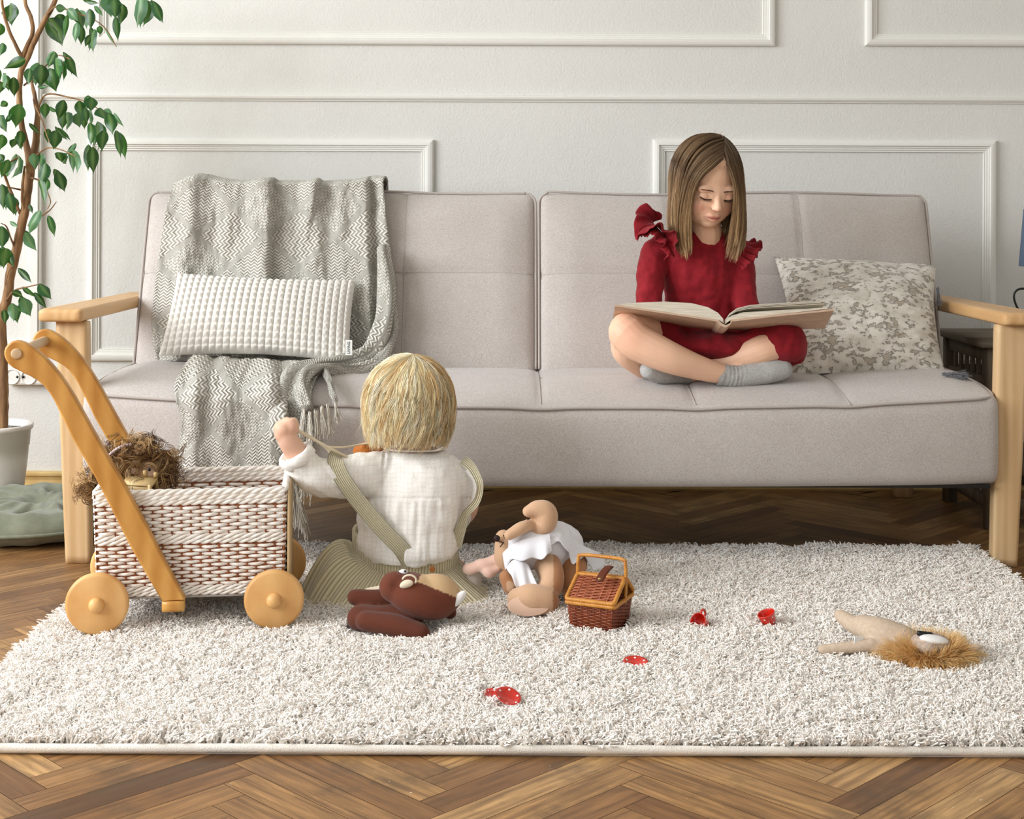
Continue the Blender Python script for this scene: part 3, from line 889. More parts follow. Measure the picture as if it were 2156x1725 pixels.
for x in (tx0 + .006, tx1 - .024):
    for z in (.045, .13, .335, .405): 
        V, Fc = bevelbox((x, ty0 + .03, z), (x + .016, ty1 - .03, z + .03), .001, None, (2, 2, 2)); mesh('rail', V, Fc, m_dark, stb)
    sl = MB()
    for i in range(6):
        y = ty0 + .06 + i * .045; sl.box((x + .004, y, .05), (x + .012, y + .014, .43))
    sl.build('lattice', m_dark, stb, smooth=False)
MB().box((tx0 + .01, ty0 + .01, .145), (tx1 - .01, ty1 - .01, .157)).build('shelf', m_dark, stb, smooth=False)
m_shade = mat('blue_grey_lampshade', (92, 108, 130), .85, bump=.3, bscale=500)
lx, ly = 1.372, 3.60
lamp = root('table_lamp', (lx, ly, th_), 'table lamp with blue grey fabric shade and black wire base on the side table', 'lamp')
MB().put(*lathe([(.086, .632), (.0865, .634), (.0755, .776), (.0745, .777), (.0735, .776), (.0845, .634)], (lx, ly, 0), 48)).build('lamp_shade', m_shade, lamp)
MB().put(*lathe([(.0001, th_), (.055, th_), (.056, th_ + .005), (.05, th_ + .008), (.006, th_ + .012), (.005, .66), (.012, .665), (.012, .69), (.0001, .692)], (lx, ly, 0), 24)).build('lamp_base', m_black, lamp)
c0 = P(2158, 636, ly)
MB().tube([(c0[0] + .028 * math.cos(q) * (1 - .1 * math.sin(2 * q)), ly - .002, c0[2] + .033 * math.sin(q) - .008 * math.cos(q)) for q in np.linspace(.7, 5.6, 40)], .0028, 8).build('wire_loop', m_black, lamp)
# ================================================================ WICKER DOLL CART
TH = math.radians(7.5)
cex = np.array([math.cos(TH), math.sin(TH), 0]); cey = np.array([-math.sin(TH), math.cos(TH), 0]); cez = np.array([0, 0, 1.0])
p_ = P(205, 1283, 2.50); CO = np.array([p_[0], 2.50, 0.0])
def cp(x, y, z): return CO + x * cex + y * cey + z * cez
def onplane(u, v, y):
    """measured photo point -> cart coordinates (x, z) on its upright plane at cart depth y"""
    d = P(u, v, 1.0) - np.array([0, 0, CAMH]); o = np.array([0, 0, CAMH])
    t_ = ((CO + y * cey - o) @ cey) / (d @ cey)
    q = o + d * t_ - CO
    return q @ cex, q[2]
m_oak = wood('honey_oak', (186, 128, 58), (214, 160, 86), (26, 9, 10), .38)
m_wheel = wood('beech_wheel', (208, 154, 92), (228, 180, 118), (14, 40, 14), .4)
m_dowel = wood('pale_dowel', (190, 158, 120), (212, 184, 148), (40, 8, 40), .45)
m_wick = mat('white_wicker', (250, 246, 240), .5, (236, 224, 212), 60, bump=.3, bscale=200, spec=.4)
m_stake = mat('brown_wicker_stakes', (168, 104, 66), .6, (128, 72, 44), 60)
m_board = mat('cart_end_board', (206, 176, 132), .5)
m_grey = mat('grey_underside', (168, 162, 156), .6)
cart = root('doll_cart', cp(.155, .13, 0), 'white wicker doll cart with honey wooden handles and four wooden disc wheels', 'doll cart')
# basket: cart x range and heights from the photo
xl, zt = onplane(199, 1036, .018); xr, zt2 = onplane(600, 1028, .018); xlb, zb_ = onplane(207, 1256, .022); xrb, zb2 = onplane(596, 1247, .022)
zt = (zt + zt2) / 2; zb_ = (zb_ + zb2) / 2
DEP0, DEP1 = .018, .238
NX, NY = 20, 13
def rim(z, off=0.0):
    """closed rectangular run at height z: list of (point, outward normal, run length)"""
    k = (z - zb_) / (zt - zb_)
    a, b = xlb + (xl - xlb) * k - off, xrb + (xr - xrb) * k + off
    c, d = DEP0 + .004 * (1 - k) - off, DEP1 - .004 * (1 - k) + off
    return a, b, c, d
def run(z, n_per, fn, r, flat=.75):
    a, b, c, d = rim(z); pts = []
    R_ = .010
    segs = [((a, c), (b, c), (0, -1), NX), ((b, c), (b, d), (1, 0), NY), ((b, d), (a, d), (0, 1), NX), ((a, d), (a, c), (-1, 0), NY)]
    s = 0; out = []
    for (x0, y0), (x1, y1), nn, cnt in segs:
        m = cnt * n_per
        for i in range(m):
            f = i / m; ph = s + f * cnt
            dn, dz = fn(ph)
            x, y = x0 + (x1 - x0) * f, y0 + (y1 - y0) * f
            # rounded corners
            L = math.hypot(x1 - x0, y1 - y0); e = min(f, 1 - f) * L
            inn = -.35 * max(0, R_ - e) ** 2 / R_
            out.append(cp(x + nn[0] * (dn + inn), y + nn[1] * (dn + inn), z + dz))
        s += cnt
    return out
bk = MB()
zz = zb_ + .004; row = 0; band = zb_ + .52 * (zt - zb_)
def braid(z, ph0, r=.0027):
    for q in range(3):
        bk.tube(run(z, 8, lambda p, q=q: (.0032 * math.cos(2 * PI * (p / 3 * 1 + q / 3) + ph0), .0034 * math.sin(2 * PI * (p / 3 + q / 3) + ph0)), r), r, 6, closed=True, cap=False)
braid(zb_ + .004, 0); braid(zb_ + .0115, 1.4)
z = zb_ + .0195; row = 0
while z < band - .006:
    bk.tube(run(z, 6, lambda p, row=row: (.0030 * math.cos(PI * (p + row)) + .0002, .0007 * math.sin(PI * p * .37 + row)), .0), .0029, 6, closed=True, cap=False, flat=1.0)
    z += .0066; row += 1
braid(band - .001, 0, .0030); braid(band + .0065, 2.0, .0030)
z = band + .0145
while z < zt - .026:
    bk.tube(run(z, 6, lambda p, row=row: (.0030 * math.cos(PI * (p + row)) + .0002, .0007 * math.sin(PI * p * .41 + row)), .0), .0032, 6, closed=True, cap=False)
    z += .0062; row += 1
braid(zt - .021, 0, .0032); braid(zt - .0125, 1.2, .0034); braid(zt - .004, 2.2, .0036)
bk_o = bk.build('basket', m_wick, cart)
st = MB()
seg = [((0, 0), 'x', NX, DEP0), ((0, 0), 'x', NX, DEP1)]
def wallpt(side, f, z):
    a, b, c, d = rim(z)
    return {'n': cp(a + (b - a) * f, c, z), 'f': cp(a + (b - a) * f, d, z), 'l': cp(a, c + (d - c) * f, z), 'r': cp(b, c + (d - c) * f, z)}[side]
for side, cnt in (('n', NX), ('f', NX), ('l', NY), ('r', NY)):
    for i in range(cnt):
        st.tube([wallpt(side, (i + .0) / cnt, z) for z in np.linspace(zb_, zt - .004, 5)], .0017, 5)
    V = [wallpt(side, f, z) for z in (zb_, zt - .008) for f in (0, 1)]
    st.put(V, [(0, 1, 3, 2)])
a, b, c, d = rim(zb_)
st.put([cp(a, c, zb_ + .002), cp(b, c, zb_ + .002), cp(b, d, zb_ + .002), cp(a, d, zb_ + .002)], [(0, 1, 2, 3)])
st.build('stakes', m_stake, bk_o)
def cbox(mb, x0, x1, y0, y1, z0, z1, r=.002, seg=(3, 3, 3), rb=None):
    V, Fc = rbox((x1 - x0, y1 - y0, z1 - z0), r, seg)
    V = V + np.array([(x0 + x1) / 2, (y0 + y1) / 2, (z0 + z1) / 2])
    return mb.put([cp(*q) for q in V], Fc)
eb = MB(); cbox(eb, xr + .004, xr + .010, DEP0 + .0, DEP1 - .0, zb_ - .012, zt - .004); eb.build('end_board', m_board, cart)
ch = MB(); cbox(ch, xlb + .01, xrb - .0, DEP0 + .002, DEP1 - .002, zb_ - .006, zb_ - .001); ch.build('base_board', m_grey, cart)
# wheels
wr_l, wr_r = .0545, .0530
wz = .0185
WX = [(0.0, wr_l), (onplane(577, 1272, -.004)[0], wr_r)]
def disc(x, y, r, thick=.017, kk=56):
    prof = [(.0001, -thick / 2), (r - .006, -thick / 2), (r - .0018, -thick / 2 + .0018), (r, -thick / 2 + .006), (r, thick / 2 - .006), (r - .0018, thick / 2 - .0018), (r - .006, thick / 2), (.0001, thick / 2)]
    R = rotm(x=PI / 2)
    V, Fc = lathe(prof, (0, 0, 0), kk, R)
    return np.array([cp(x + q[0], y + q[1], wz + r + q[2]) for q in V]), Fc
for i, (x, r) in enumerate(WX):
    for y, sg in ((-.002, -1), (.268, 1)):
        wo = MB().put(*disc(x, y, r)).build('wheel', m_wheel, cart)
        V, Fc = ball((0, 0, 0), (.0135, .012, .0135), 20)
        hub = MB().put([cp(x + q[0], y + sg * .011 + q[1], wz + r + q[2]) for q in V], Fc)
        hub.build('hub_knob', m_wheel, wo)
    ax = MB().put(*tube([cp(x, y, wz + r) for y in np.linspace(-.002, .268, 4)], .005, 8)); ax.build('axle', m_dowel, cart)
    bm_ = MB(); cbox(bm_, x - .012, x + .012, .03, .235, wz + r - .006, zb_ - .005); bm_.build('axle_block', m_dowel, cart)
# handle planks: outline measured on the near one, swept through its thickness
HU = [(390,1263),(345,1180),(311,1112),(274,1045),(253,1006),(232,972),(204,922),(176,872),(157,837),(139,808),(123,786),(107,767),(93,752),(79,740),(65,729.5),(51,722),(41,718.8),(32,718),(23,720.5),(16,725.5),(10.5,732.5),(8,741),(8.8,750),(12,759),(18.5,768),(28,775.5),(39,781),(51,787),(65,793.5),(79,802),(92,813),(104,828),(115,847),(125,868),(139,896),(153,925),(176,965),(199,1004),(237,1078),(274,1152),(308,1211),(341,1268)]
HY0, HY1 = -.010, .013
def plank(dy):
    pr2 = [onplane(u, v, HY0) for u, v in HU]
    pr2 = np.array(pr2); n = len(pr2)
    nx = np.roll(pr2, -1, 0) - np.roll(pr2, 1, 0); nrm = np.stack([nx[:, 1], -nx[:, 0]], 1); nrm /= np.linalg.norm(nrm, axis=1, keepdims=True)
    ctr = pr2.mean(0); e = .0035
    area_ = np.sum(pr2[:, 0] * np.roll(pr2[:, 1], -1) - np.roll(pr2[:, 0], -1) * pr2[:, 1])
    inw = nrm * (-1 if area_ > 0 else 1)
    rings = []
    for y, q in ((HY0, e), (HY0 + .0012, .0010), (HY0 + e, 0), (HY1 - e, 0), (HY1 - .0012, .0010), (HY1, e)):
        pp_ = pr2 + inw * q
        rings.append([cp(x, y + dy, z) for x, z in pp_])
    V = np.array(rings).reshape(-1, 3); Fc = [f for f in grid_faces(6, n, False, True)]
    Fc.append(tuple(range(n))); Fc.append(tuple(5 * n + i for i in range(n))[::-1])
    return V, Fc
hx, hz = onplane(35, 745, HY0)
for dy in (0.0, .246):
    h = mesh('handle_plank', *plank(dy), m_oak, cart)
    me = h.data
    bm = bmesh.new(); bm.from_mesh(me); bmesh.ops.recalc_face_normals(bm, faces=bm.faces); bm.to_mesh(me); bm.free()
    for p in me.polygons: p.use_smooth = len(p.vertices) == 4
    fx0, fz0 = onplane(340, 1290, HY0); fx1, fz1 = onplane(388, 1266, HY0)
    fb = MB(); cbox(fb, fx0, fx1, HY0 + dy - .002, HY1 + dy + .004, fz0, fz1 + .0005); fb.build('foot_block', m_oak, h)
cb_ = MB(); cbox(cb_, fx0 + .004, fx1 - .004, HY1, .236, fz0 + .003, fz1 - .002); cb_.build('cross_bar', m_oak, cart)
gr = MB().put(*tube([cp(hx, y, hz) for y in (HY0 - .003, HY0 - .0025, 0, .1, .25, .2625)], [.0075, .0092, .0092, .0095, .0092, .0092], 20)); gr.build('grip_bar', m_dowel, cart)
for x, r in WX:
    for y in (-.002, .268):
        q = cp(x, y, 0); PRESS.append((q[0], q[1], .020, .008))
CARTBOX = (xl, xr, DEP0, DEP1, zb_, zt)

# ---------------------------------------------------------------- doll lying in the cart
m_dhair = mat('doll_curls', (150, 112, 66), .6, attr='col', spec=.4)
m_dskin = mat('doll_porcelain', (226, 188, 160), .4, spec=.5)
m_wood3 = wood('toy_pine', (206, 174, 118), (222, 194, 142), (30, 30, 30), .55)
dc = P(292, 985, 2.66)
doll = root('doll', (dc[0], dc[1], zb_ + .01), 'doll with tangled brown curls and beaded headband lying in the wicker cart', 'doll')
# head and cloth body sunk in the basket
hd = blob([ball(dc + [.0, 0, -.004], (.036, .034, .038)), ball(dc + [.024, -.012, -.012], (.018, .018, .022)), ball(dc + [.038, -.018, -.008], (.006, .006, .006)), limb([dc + [0, 0, -.03], dc + [.02, .01, -.07], dc + [.09, .03, -.12]], [.014, .022, .04])], .003, 4)
mesh('body', *hd, m_dskin, doll)
eye = P(314.5, 989, 2.62); MB().put(*ball(P(314.5, 989, 2.625), (.0030, .0022, .0034), 12)).build('eye', m_black, doll)
dress = limb([P(330, 1030, 2.66), P(350, 1045, 2.66) + [0, 0, -.01], P(420, 1060, 2.67) + [0, 0, -.06]], [.014, .022, .045])
MB().put(*dress).build('dress', mat('doll_dress', (150, 60, 66), .9, (230, 215, 210), 90), doll)
hp = []; hc = []
r2 = random.Random(3)
cap = blob([ball(P(268, 978, 2.66), (.036, .034, .034)), ball(P(300, 955, 2.66), (.024, .03, .022)), ball(P(343, 982, 2.68), (.022, .03, .030)), ball(P(240, 995, 2.66), (.026, .03, .026))], .003, 3)
cols = colmix(len(cap[0]), (120, 86, 48), (158, 120, 74))
mesh('hair_base', *cap, m_dhair, doll, col=cols)
def curl(c, R, ax, turns, L, r0, n=26, ph=0.0):
    ax = np.array(ax, float); ax /= np.linalg.norm(ax); T1 = np.cross(ax, [.3, .8, .5]); T1 /= np.linalg.norm(T1); T2 = np.cross(ax, T1)
    t_ = np.linspace(0, 1, n)
    return np.array(c) + ax * L * t_[:, None] + (T1 * np.cos(ph + 2 * PI * turns * t_)[:, None] + T2 * np.sin(ph + 2 * PI * turns * t_)[:, None]) * (R * (1 - .3 * t_))[:, None]
for (u, v, Yc, su, sv, n) in ((262, 975, 2.645, 26, 22, 150), (305, 948, 2.65, 22, 14, 100), (345, 985, 2.66, 18, 26, 120), (240, 1000, 2.64, 20, 16, 60), (205, 1018, 2.66, 16, 20, 60), (188, 1020, 2.66, 8, 18, 40), (225, 965, 2.66, 14, 16, 50), (330, 1015, 2.655, 12, 16, 40)):
    for i in range(n):
        uu_, vv_ = u + r2.gauss(0, su * .75), v + r2.gauss(0, sv * .75)
        if 296 < uu_ < 330 and 962 < vv_ < 1014: continue
        c = P(uu_, vv_, Yc + r2.uniform(-.025, .03))
        ax = (r2.gauss(0, 1), r2.gauss(0, .5), r2.gauss(-.3, .8)); R = r2.uniform(.006, .014); tn = r2.uniform(.6, 1.6); L = r2.uniform(.01, .035); ph = r2.uniform(0, 6)
        cc = np.array(lin(r2.choice([(150, 112, 66), (112, 80, 46), (186, 148, 98), (204, 170, 122), (92, 64, 38)])))[:3]
        for k in range(5):
            hp.append(curl(c + RNG.normal(0, .0018, 3), R * (1 + .08 * k), ax, tn, L, 0, ph=ph)); hc.append(cc * (0.85 + .08 * k))
strands('hair', hp, .00042, m_dhair, doll, r1=.0003, cols=np.array(hc))
m_bead = mat('headband_beads', (120, 62, 74), .35, (226, 214, 210), 220)
hb = MB()
for i, t_ in enumerate(np.linspace(0, 1, 16)):
    u, v = 232 + 42 * t_, 957 - 20 * t_ - 5 * math.sin(PI * t_)
    hb.put(*ball(P(u, v, 2.615 + .012 * t_), .0028 + .0006 * (i % 2), 8))
hb.build('headband', m_bead, doll)
# toy chair tipped in the basket
tc = P(292, 1022, 2.60)
toy = root('toy_chair', (tc[0], tc[1], zt - .03), 'small pale wooden toy chair tipped beside the doll in the cart', 'toy chair')
Rt = rotm(y=.05, x=.35, z=-.12)
def tb(name, lo, hi, R=Rt):
    V, Fc = rbox([hi[i] - lo[i] for i in range(3)], .0012, (2, 2, 2)); V = V + (np.array(lo) + np.array(hi)) / 2
    return mesh(name, V @ R.T + tc, Fc, m_wood3, toy)
tb('seat', (-.031, -.004, -.001), (.027, .028, .004)); tb('apron', (-.026, -.004, -.013), (.026, 0.0, -.001))
for x in (-.029, .019): tb('leg', (x, -.006, -.040), (x + .007, .0, .004)); tb('leg', (x, .024, -.038), (x + .007, .029, .004))
tb('back_post', (.000, .022, .004), (.007, .028, .017)); tb('back_post', (.020, .022, .004), (.027, .028, .014))
# ================================================================ CUSHIONS ON THE SOFA
def pillow(name, TL, TR, BR, BL, th, nu, nv, m, parent, pat=None, bulge=(.03, .03), belly=.55):
    """stuffed case from its four corners; th = half thickness; pat(a, b) = relief in metres along the surface normal"""
    TL, TR, BR, BL = map(np.array, (TL, TR, BR, BL))
    a = np.linspace(0, 1, nu); b = np.linspace(0, 1, nv)
    A, B = np.meshgrid(a, b, indexing='ij')
    nrm = np.cross(TR - TL, BL - TL); nrm /= np.linalg.norm(nrm)
    if nrm[1] > 0: nrm = -nrm
    ex = (TR - TL) * 1.0; ey = (BL - TL) * 1.0
    w, h = np.linalg.norm(ex), np.linalg.norm(ey); exn, eyn = ex / w, ey / h
    base = ((1 - A) * (1 - B))[..., None] * TL + (A * (1 - B))[..., None] * TR + (A * B)[..., None] * BR + ((1 - A) * B)[..., None] * BL
    pin = lambda q: np.sin(PI * q)
    base = base + (-(np.sin(PI * B) * bulge[0]) * -1 * (1 - 2 * A) * np.abs(1 - 2 * A) ** 3)[..., None] * exn + ((np.sin(PI * A) * bulge[1]) * (1 - 2 * B) * np.abs(1 - 2 * B) ** 3)[..., None] * eyn
    prof = (np.clip(np.sin(PI * A), 0, 1) ** belly) * (np.clip(np.sin(PI * B), 0, 1) ** belly)
    rel = pat(A, B) if pat is not None else 0
    edge = np.clip(np.minimum(np.minimum(A, 1 - A) * w, np.minimum(B, 1 - B) * h) / .008, 0, 1)
    F_ = base + nrm * (prof * th + rel * edge)[..., None]
    Bk = base - nrm * (prof * th * .55)[..., None]
    V = np.vstack([F_.reshape(-1, 3), Bk.reshape(-1, 3)])
    g = grid_faces(nu, nv); n = nu * nv
    Fc = [tuple(f) for f in g] + [tuple(n + i for i in f[::-1]) for f in g]
    per = [i * nv for i in range(nu)] + [(nu - 1) * nv + j for j in range(1, nv)] + [i * nv + nv - 1 for i in range(nu - 2, -1, -1)] + [j for j in range(nv - 2, 0, -1)]
    for i in range(len(per)):
        p, q = per[i], per[(i + 1) % len(per)]
        Fc.append((p, q, n + q, n + p)[::-1])
    uv = np.stack([A.ravel() * w, B.ravel() * h], 1); uv = np.vstack([uv, uv])
    o = mesh(name, V, Fc, m, parent, uv=uv)
    bm = bmesh.new(); bm.from_mesh(o.data); bmesh.ops.recalc_face_normals(bm, faces=bm.faces); bm.to_mesh(o.data); bm.free()
    return o, F_, nrm
m_waffle = mat('waffle_plush', (226, 222, 214), .9, bump=.25, bscale=700, sheen=.5)
wp = root('lumbar_cushion', P(540, 760, 3.37), 'long off-white waffle-textured cushion resting on the throw at the left end', 'cushion')
def waffle(A, B):
    c, r = 27, 13
    fa = np.abs(((A * c) % 1) - .5) * 2; fb = np.abs(((B * r) % 1) - .5) * 2
    pyr = 1 - np.maximum(fa, fb)
    return .0058 * np.minimum(pyr, .72) / .72 - .0022 * (fa > .86)
o_w, FW, nw = pillow('cover', P(374, 575, 3.455), P(748, 590, 3.455), P(735, 764, 3.325), P(334, 750, 3.325), .046, 27 * 8 + 1, 13 * 8 + 1, m_waffle, wp, waffle, (.004, .016), .42)
m_label = mat('white_label', (240, 240, 236), .6)
lc = P(734.5, 732, 3.30)
MB().box(lc - [.0078, .0006, .0175], lc + [.0078, .0006, .0175]).build('label_tag', m_label, wp, smooth=False)
def text(body, size, m, parent, loc, rot, name, extrude=.0002):
    cu = bpy.data.curves.new(name, 'FONT'); cu.body = body; cu.size = size; cu.extrude = extrude; cu.align_x = 'CENTER'; cu.align_y = 'CENTER'
    o = bpy.data.objects.new(name, cu); COL.objects.link(o)
    bpy.context.view_layer.update()
    me = bpy.data.meshes.new_from_object(o.evaluated_get(bpy.context.evaluated_depsgraph_get()))
    bpy.data.objects.remove(o, do_unlink=True)
    V = np.array([v.co[:] for v in me.vertices]) @ rotm(*rot).T + np.array(loc)
    Fc = [tuple(p.vertices) for p in me.polygons]
    return mesh(name, V, Fc, m, parent, False)
m_ink = mat('label_ink', (70, 72, 74), .7)
text('LIVING', .0092, m_ink, wp, lc + [.0, -.0012, 0], (PI / 2, -PI / 2, 0), 'lettering')

m_velvet = NT('crushed_velvet'); t = m_velvet
uvn = t.add('ShaderNodeTexCoord').outputs['UV']
vv = t.add('ShaderNodeMapping', ins={'Vector': uvn, 'Scale': (1, 1.5, 1)}).outputs[0]
n1 = t.noise(vv, 52, 5, .62); n2 = t.noise(vv, 17, 3, .5)
nn_ = t.math('ADD', t.math('MULTIPLY', n1, .62), t.math('MULTIPLY', n2, .38))
msk = t.ramp(nn_, [(.440, (0, 0, 0, 1)), (.468, (1, 1, 1, 1))])
n3 = t.noise(vv, 26, 4, .6)
t.color(t.mix(msk, lin((176, 166, 150)), t.ramp(n3, [(.3, (190, 182, 168)), (.62, (226, 221, 210))])))
t.b.inputs['Roughness'].default_value = .5; t.b.inputs['Specular IOR Level'].default_value = .35; t.b.inputs['Sheen Weight'].default_value = .5
t.bump(msk, 1.0, .004, t.bump(n3, .4, .004)); m_velvet = t.m
vp = root('square_cushion', P(1830, 790, 3.36), 'square silvery crushed velvet cushion with grey tassels behind the open book', 'cushion')
def crump(A, B):
    V = np.stack([A.ravel() * 5, B.ravel() * 5, A.ravel() * 0], 1)
    return (vnoise(V, 1.0, 2) * .007 + vnoise(V, 2.6, 6) * .003).reshape(A.shape)
o_v, FV, nv_ = pillow('cover', P(1630, 540, 3.52), P(1971, 559, 3.50), P(1990, 787, 3.285), P(1668, 792, 3.285), .075, 90, 70, m_velvet, vp, crump, (.014, .010), .5)
m_tas = mat('tassel_grey', (96, 98, 104), .85, (146, 148, 152), 300)
def tassel(name, top, dirs, L, n, spread, m, parent, r=.0006, seed=0, head=.004):
    rg = np.random.default_rng(seed); top = np.array(top, float); d = np.array(dirs, float); d /= np.linalg.norm(d)
    paths = []
    for i in range(n):
        e = rg.normal(0, spread, 3); ts = np.linspace(0, 1, 8)
        wig = rg.normal(0, .0012, 3); ln = L * rg.uniform(.8, 1.1)
        paths.append(top + rg.normal(0, .0012, 3) + d * ln * ts[:, None] + e * (ts ** 1.3)[:, None] + wig * np.sin(ts * 6 + i)[:, None])
    return strands(name, paths, r, m, parent, r1=r * .8, k=4), paths
p0 = P(1974, 606, 3.42); tassel('tassel', p0, (.05, -.05, -1), .045, 40, .004, m_tas, vp, seed=3)
p0 = P(1986, 787, 3.175); tassel('tassel', p0, (1, -.25, -.10), .050, 80, .005, m_tas, vp, seed=4)

# ================================================================ KNITTED THROW
m_knit = NT('herringbone_knit'); t = m_knit
sx_ = t.add('ShaderNodeSeparateXYZ', ins={'Vector': t.add('ShaderNodeTexCoord').outputs['UV']})
U_, V_ = sx_.outputs[0], sx_.outputs[1]
def zig(a, b, p, s):
    q = t.math('PINGPONG', b, p)
    x = t.math('DIVIDE', t.math('ADD', a, q), s)
    return t.add('ShaderNodeMath', operation='SINE', ins={0: t.math('MULTIPLY', x, 2 * PI)}).outputs[0]
z1_ = zig(U_, V_, .0100, .0105); z2_ = zig(V_, U_, .0080, .0090)
z3_ = t.math('MULTIPLY', zig(U_, V_, .004, .0095), zig(V_, U_, .004, .0095))
da = t.math('DIVIDE', t.math('ADD', U_, V_), .17); db = t.math('DIVIDE', t.math('SUBTRACT', U_, V_), .17)
par = t.math('MODULO', t.math('ABSOLUTE', t.math('ADD', t.math('FLOOR', da), t.math('MULTIPLY', t.math('FLOOR', db), 2.0))), 3.0)
m1 = t.math('LESS_THAN', par, .5); m2_ = t.math('GREATER_THAN', par, 1.5)
def mixf(f, a, b): return t.math('ADD', t.math('MULTIPLY', f, b), t.math('MULTIPLY', t.math('SUBTRACT', 1.0, f), a))
hh = mixf(m1, mixf(m2_, z2_, z3_), z1_)
line = t.math('LESS_THAN', t.math('MINIMUM', t.math('PINGPONG', da, .5), t.math('PINGPONG', db, .5)), .055)
fine = t.noise(t.add('ShaderNodeMapping', ins={'Vector': t.add('ShaderNodeTexCoord').outputs['UV'], 'Scale': (1, 1, 1)}).outputs[0], 900, 2, .5)
hh = mixf(line, hh, t.math('SUBTRACT', t.math('MULTIPLY', fine, 2.0), 1.0))
t.color(t.ramp(t.math('ADD', t.math('MULTIPLY', hh, .5), .5), [(.2, (172, 166, 154)), (.75, (234, 232, 224))]))
t.b.inputs['Roughness'].default_value = .95; t.b.inputs['Specular IOR Level'].default_value = .1
t.bump(t.math('ADD', hh, t.math('MULTIPLY', fine, .6)), .75, .003); m_knit = t.m
m_fringe = mat('throw_fringe', (226, 222, 212), .9, (206, 198, 184), 90)
throw = root('knitted_throw', P(560, 860, 3.1), 'pale grey herringbone knitted throw with fringe draped over the left half of the sofa', 'throw blanket')

def pline(pts, n):
    pts = np.array(pts, float); d = np.concatenate([[0], np.cumsum(np.hypot(*(np.diff(pts, axis=0).T)))])
    s = spline(pts, 200); ds = np.concatenate([[0], np.cumsum(np.hypot(*(np.diff(s, axis=0).T)))])
    q = np.linspace(0, ds[-1], n); return np.stack([np.interp(q, ds, s[:, 0]), np.interp(q, ds, s[:, 1])], 1)
def ridge(x, c, a, sl, sr):
    r = (x - c); return a * (math.exp(-(r / sl) ** 2) if r < 0 else math.exp(-(r / sr) ** 2))
def backY(z):  # front face of the back cushion at height z
    h = (z - BZ) / math.cos(TILT); return BY + h * math.sin(TILT)
nu, nv = 150, 110
Lp = pline([(366, 386), (352, 430), (342, 490), (332, 560), (323, 630), (320, 700), (330, 760)], nv)
Rp = pline([(807, 381), (811, 430), (818, 500), (828, 580), (834, 650), (828, 715), (800, 768)], nv)
topv = lambda u: np.interp(u, [366, 385, 405, 430, 455, 490, 520, 545, 565, 575, 600, 640, 663, 672, 700, 740, 768, 785, 807], [388, 380, 374, 377, 384, 389, 388, 384, 383, 390, 389, 389, 384, 391, 389, 387, 382, 379, 381])
V = np.zeros((nu, nv + 10, 3)); UVt = np.zeros((nu, nv + 10, 2))
for i in range(nu):
    a = i / (nu - 1)
    for j in range(nv):
        b = j / (nv - 1)
        u = Lp[j, 0] * (1 - a) + Rp[j, 0] * a; v = Lp[j, 1] * (1 - a) + Rp[j, 1] * a
        u0 = Lp[0, 0] * (1 - a) + Rp[0, 0] * a
        v += (topv(u0) - (Lp[0, 1] * (1 - a) + Rp[0, 1] * a)) * (1 - b) ** 3
        z = CAMH - (v - PV) / FPX * 3.5
        f = ridge(u, 404 - 34 * b, .020, 26, 30) + ridge(u, 478 + 20 * b, .014 * (1 - .4 * b), 30, 24) * (1 if b < .35 else 1) * math.exp(-((b - .1) / .3) ** 2) 
        f += ridge(u, 565 - 8 * b, .030, 48, 7) + ridge(u, 664 - 60 * b, .018 * math.exp(-(b / .22) ** 2), 22, 5) + ridge(u, 655 + 25 * b, .012, 26, 30) + ridge(u, 770 + 12 * b, .024, 34, 6) + ridge(u, 806 + 18 * b, .022, 16, 18) + ridge(u, 720, .010, 18, 20)
        f += .006 * mnoise.noise(Vector((u / 26, v / 60, 1))) + .003 * mnoise.noise(Vector((u / 9, v / 20, 4)))
        Y = min(3.605, backY(z)) - .024 - f * 1.45 - .018 * math.sin(PI * min(1, max(0, a))) * .5
        V[i, j + 10] = P(u, v, Y); UVt[i, j + 10] = (a * .56, .10 + b * .52)
    T0 = V[i, 10].copy()
    for k in range(10):   # over the top and down behind
        q = (10 - k) / 10; 
        V[i, k] = T0 + np.array([0, .150 * min(1, q * 1.35), .012 * math.sin(min(1, q * 1.35) * PI) - .12 * max(0, q - .7) / .3])
        UVt[i, k] = (UVt[i, 10, 0], .10 - .14 * q)
me_ = mesh('cloth', V.reshape(-1, 3), grid_faces(nu, nv + 10), m_knit, throw, uv=UVt.reshape(-1, 2))
md = me_.modifiers.new('thick', 'SOLIDIFY'); md.thickness = .004; md.offset = 0
tag(me_, 'part of the throw hanging over the backrest')
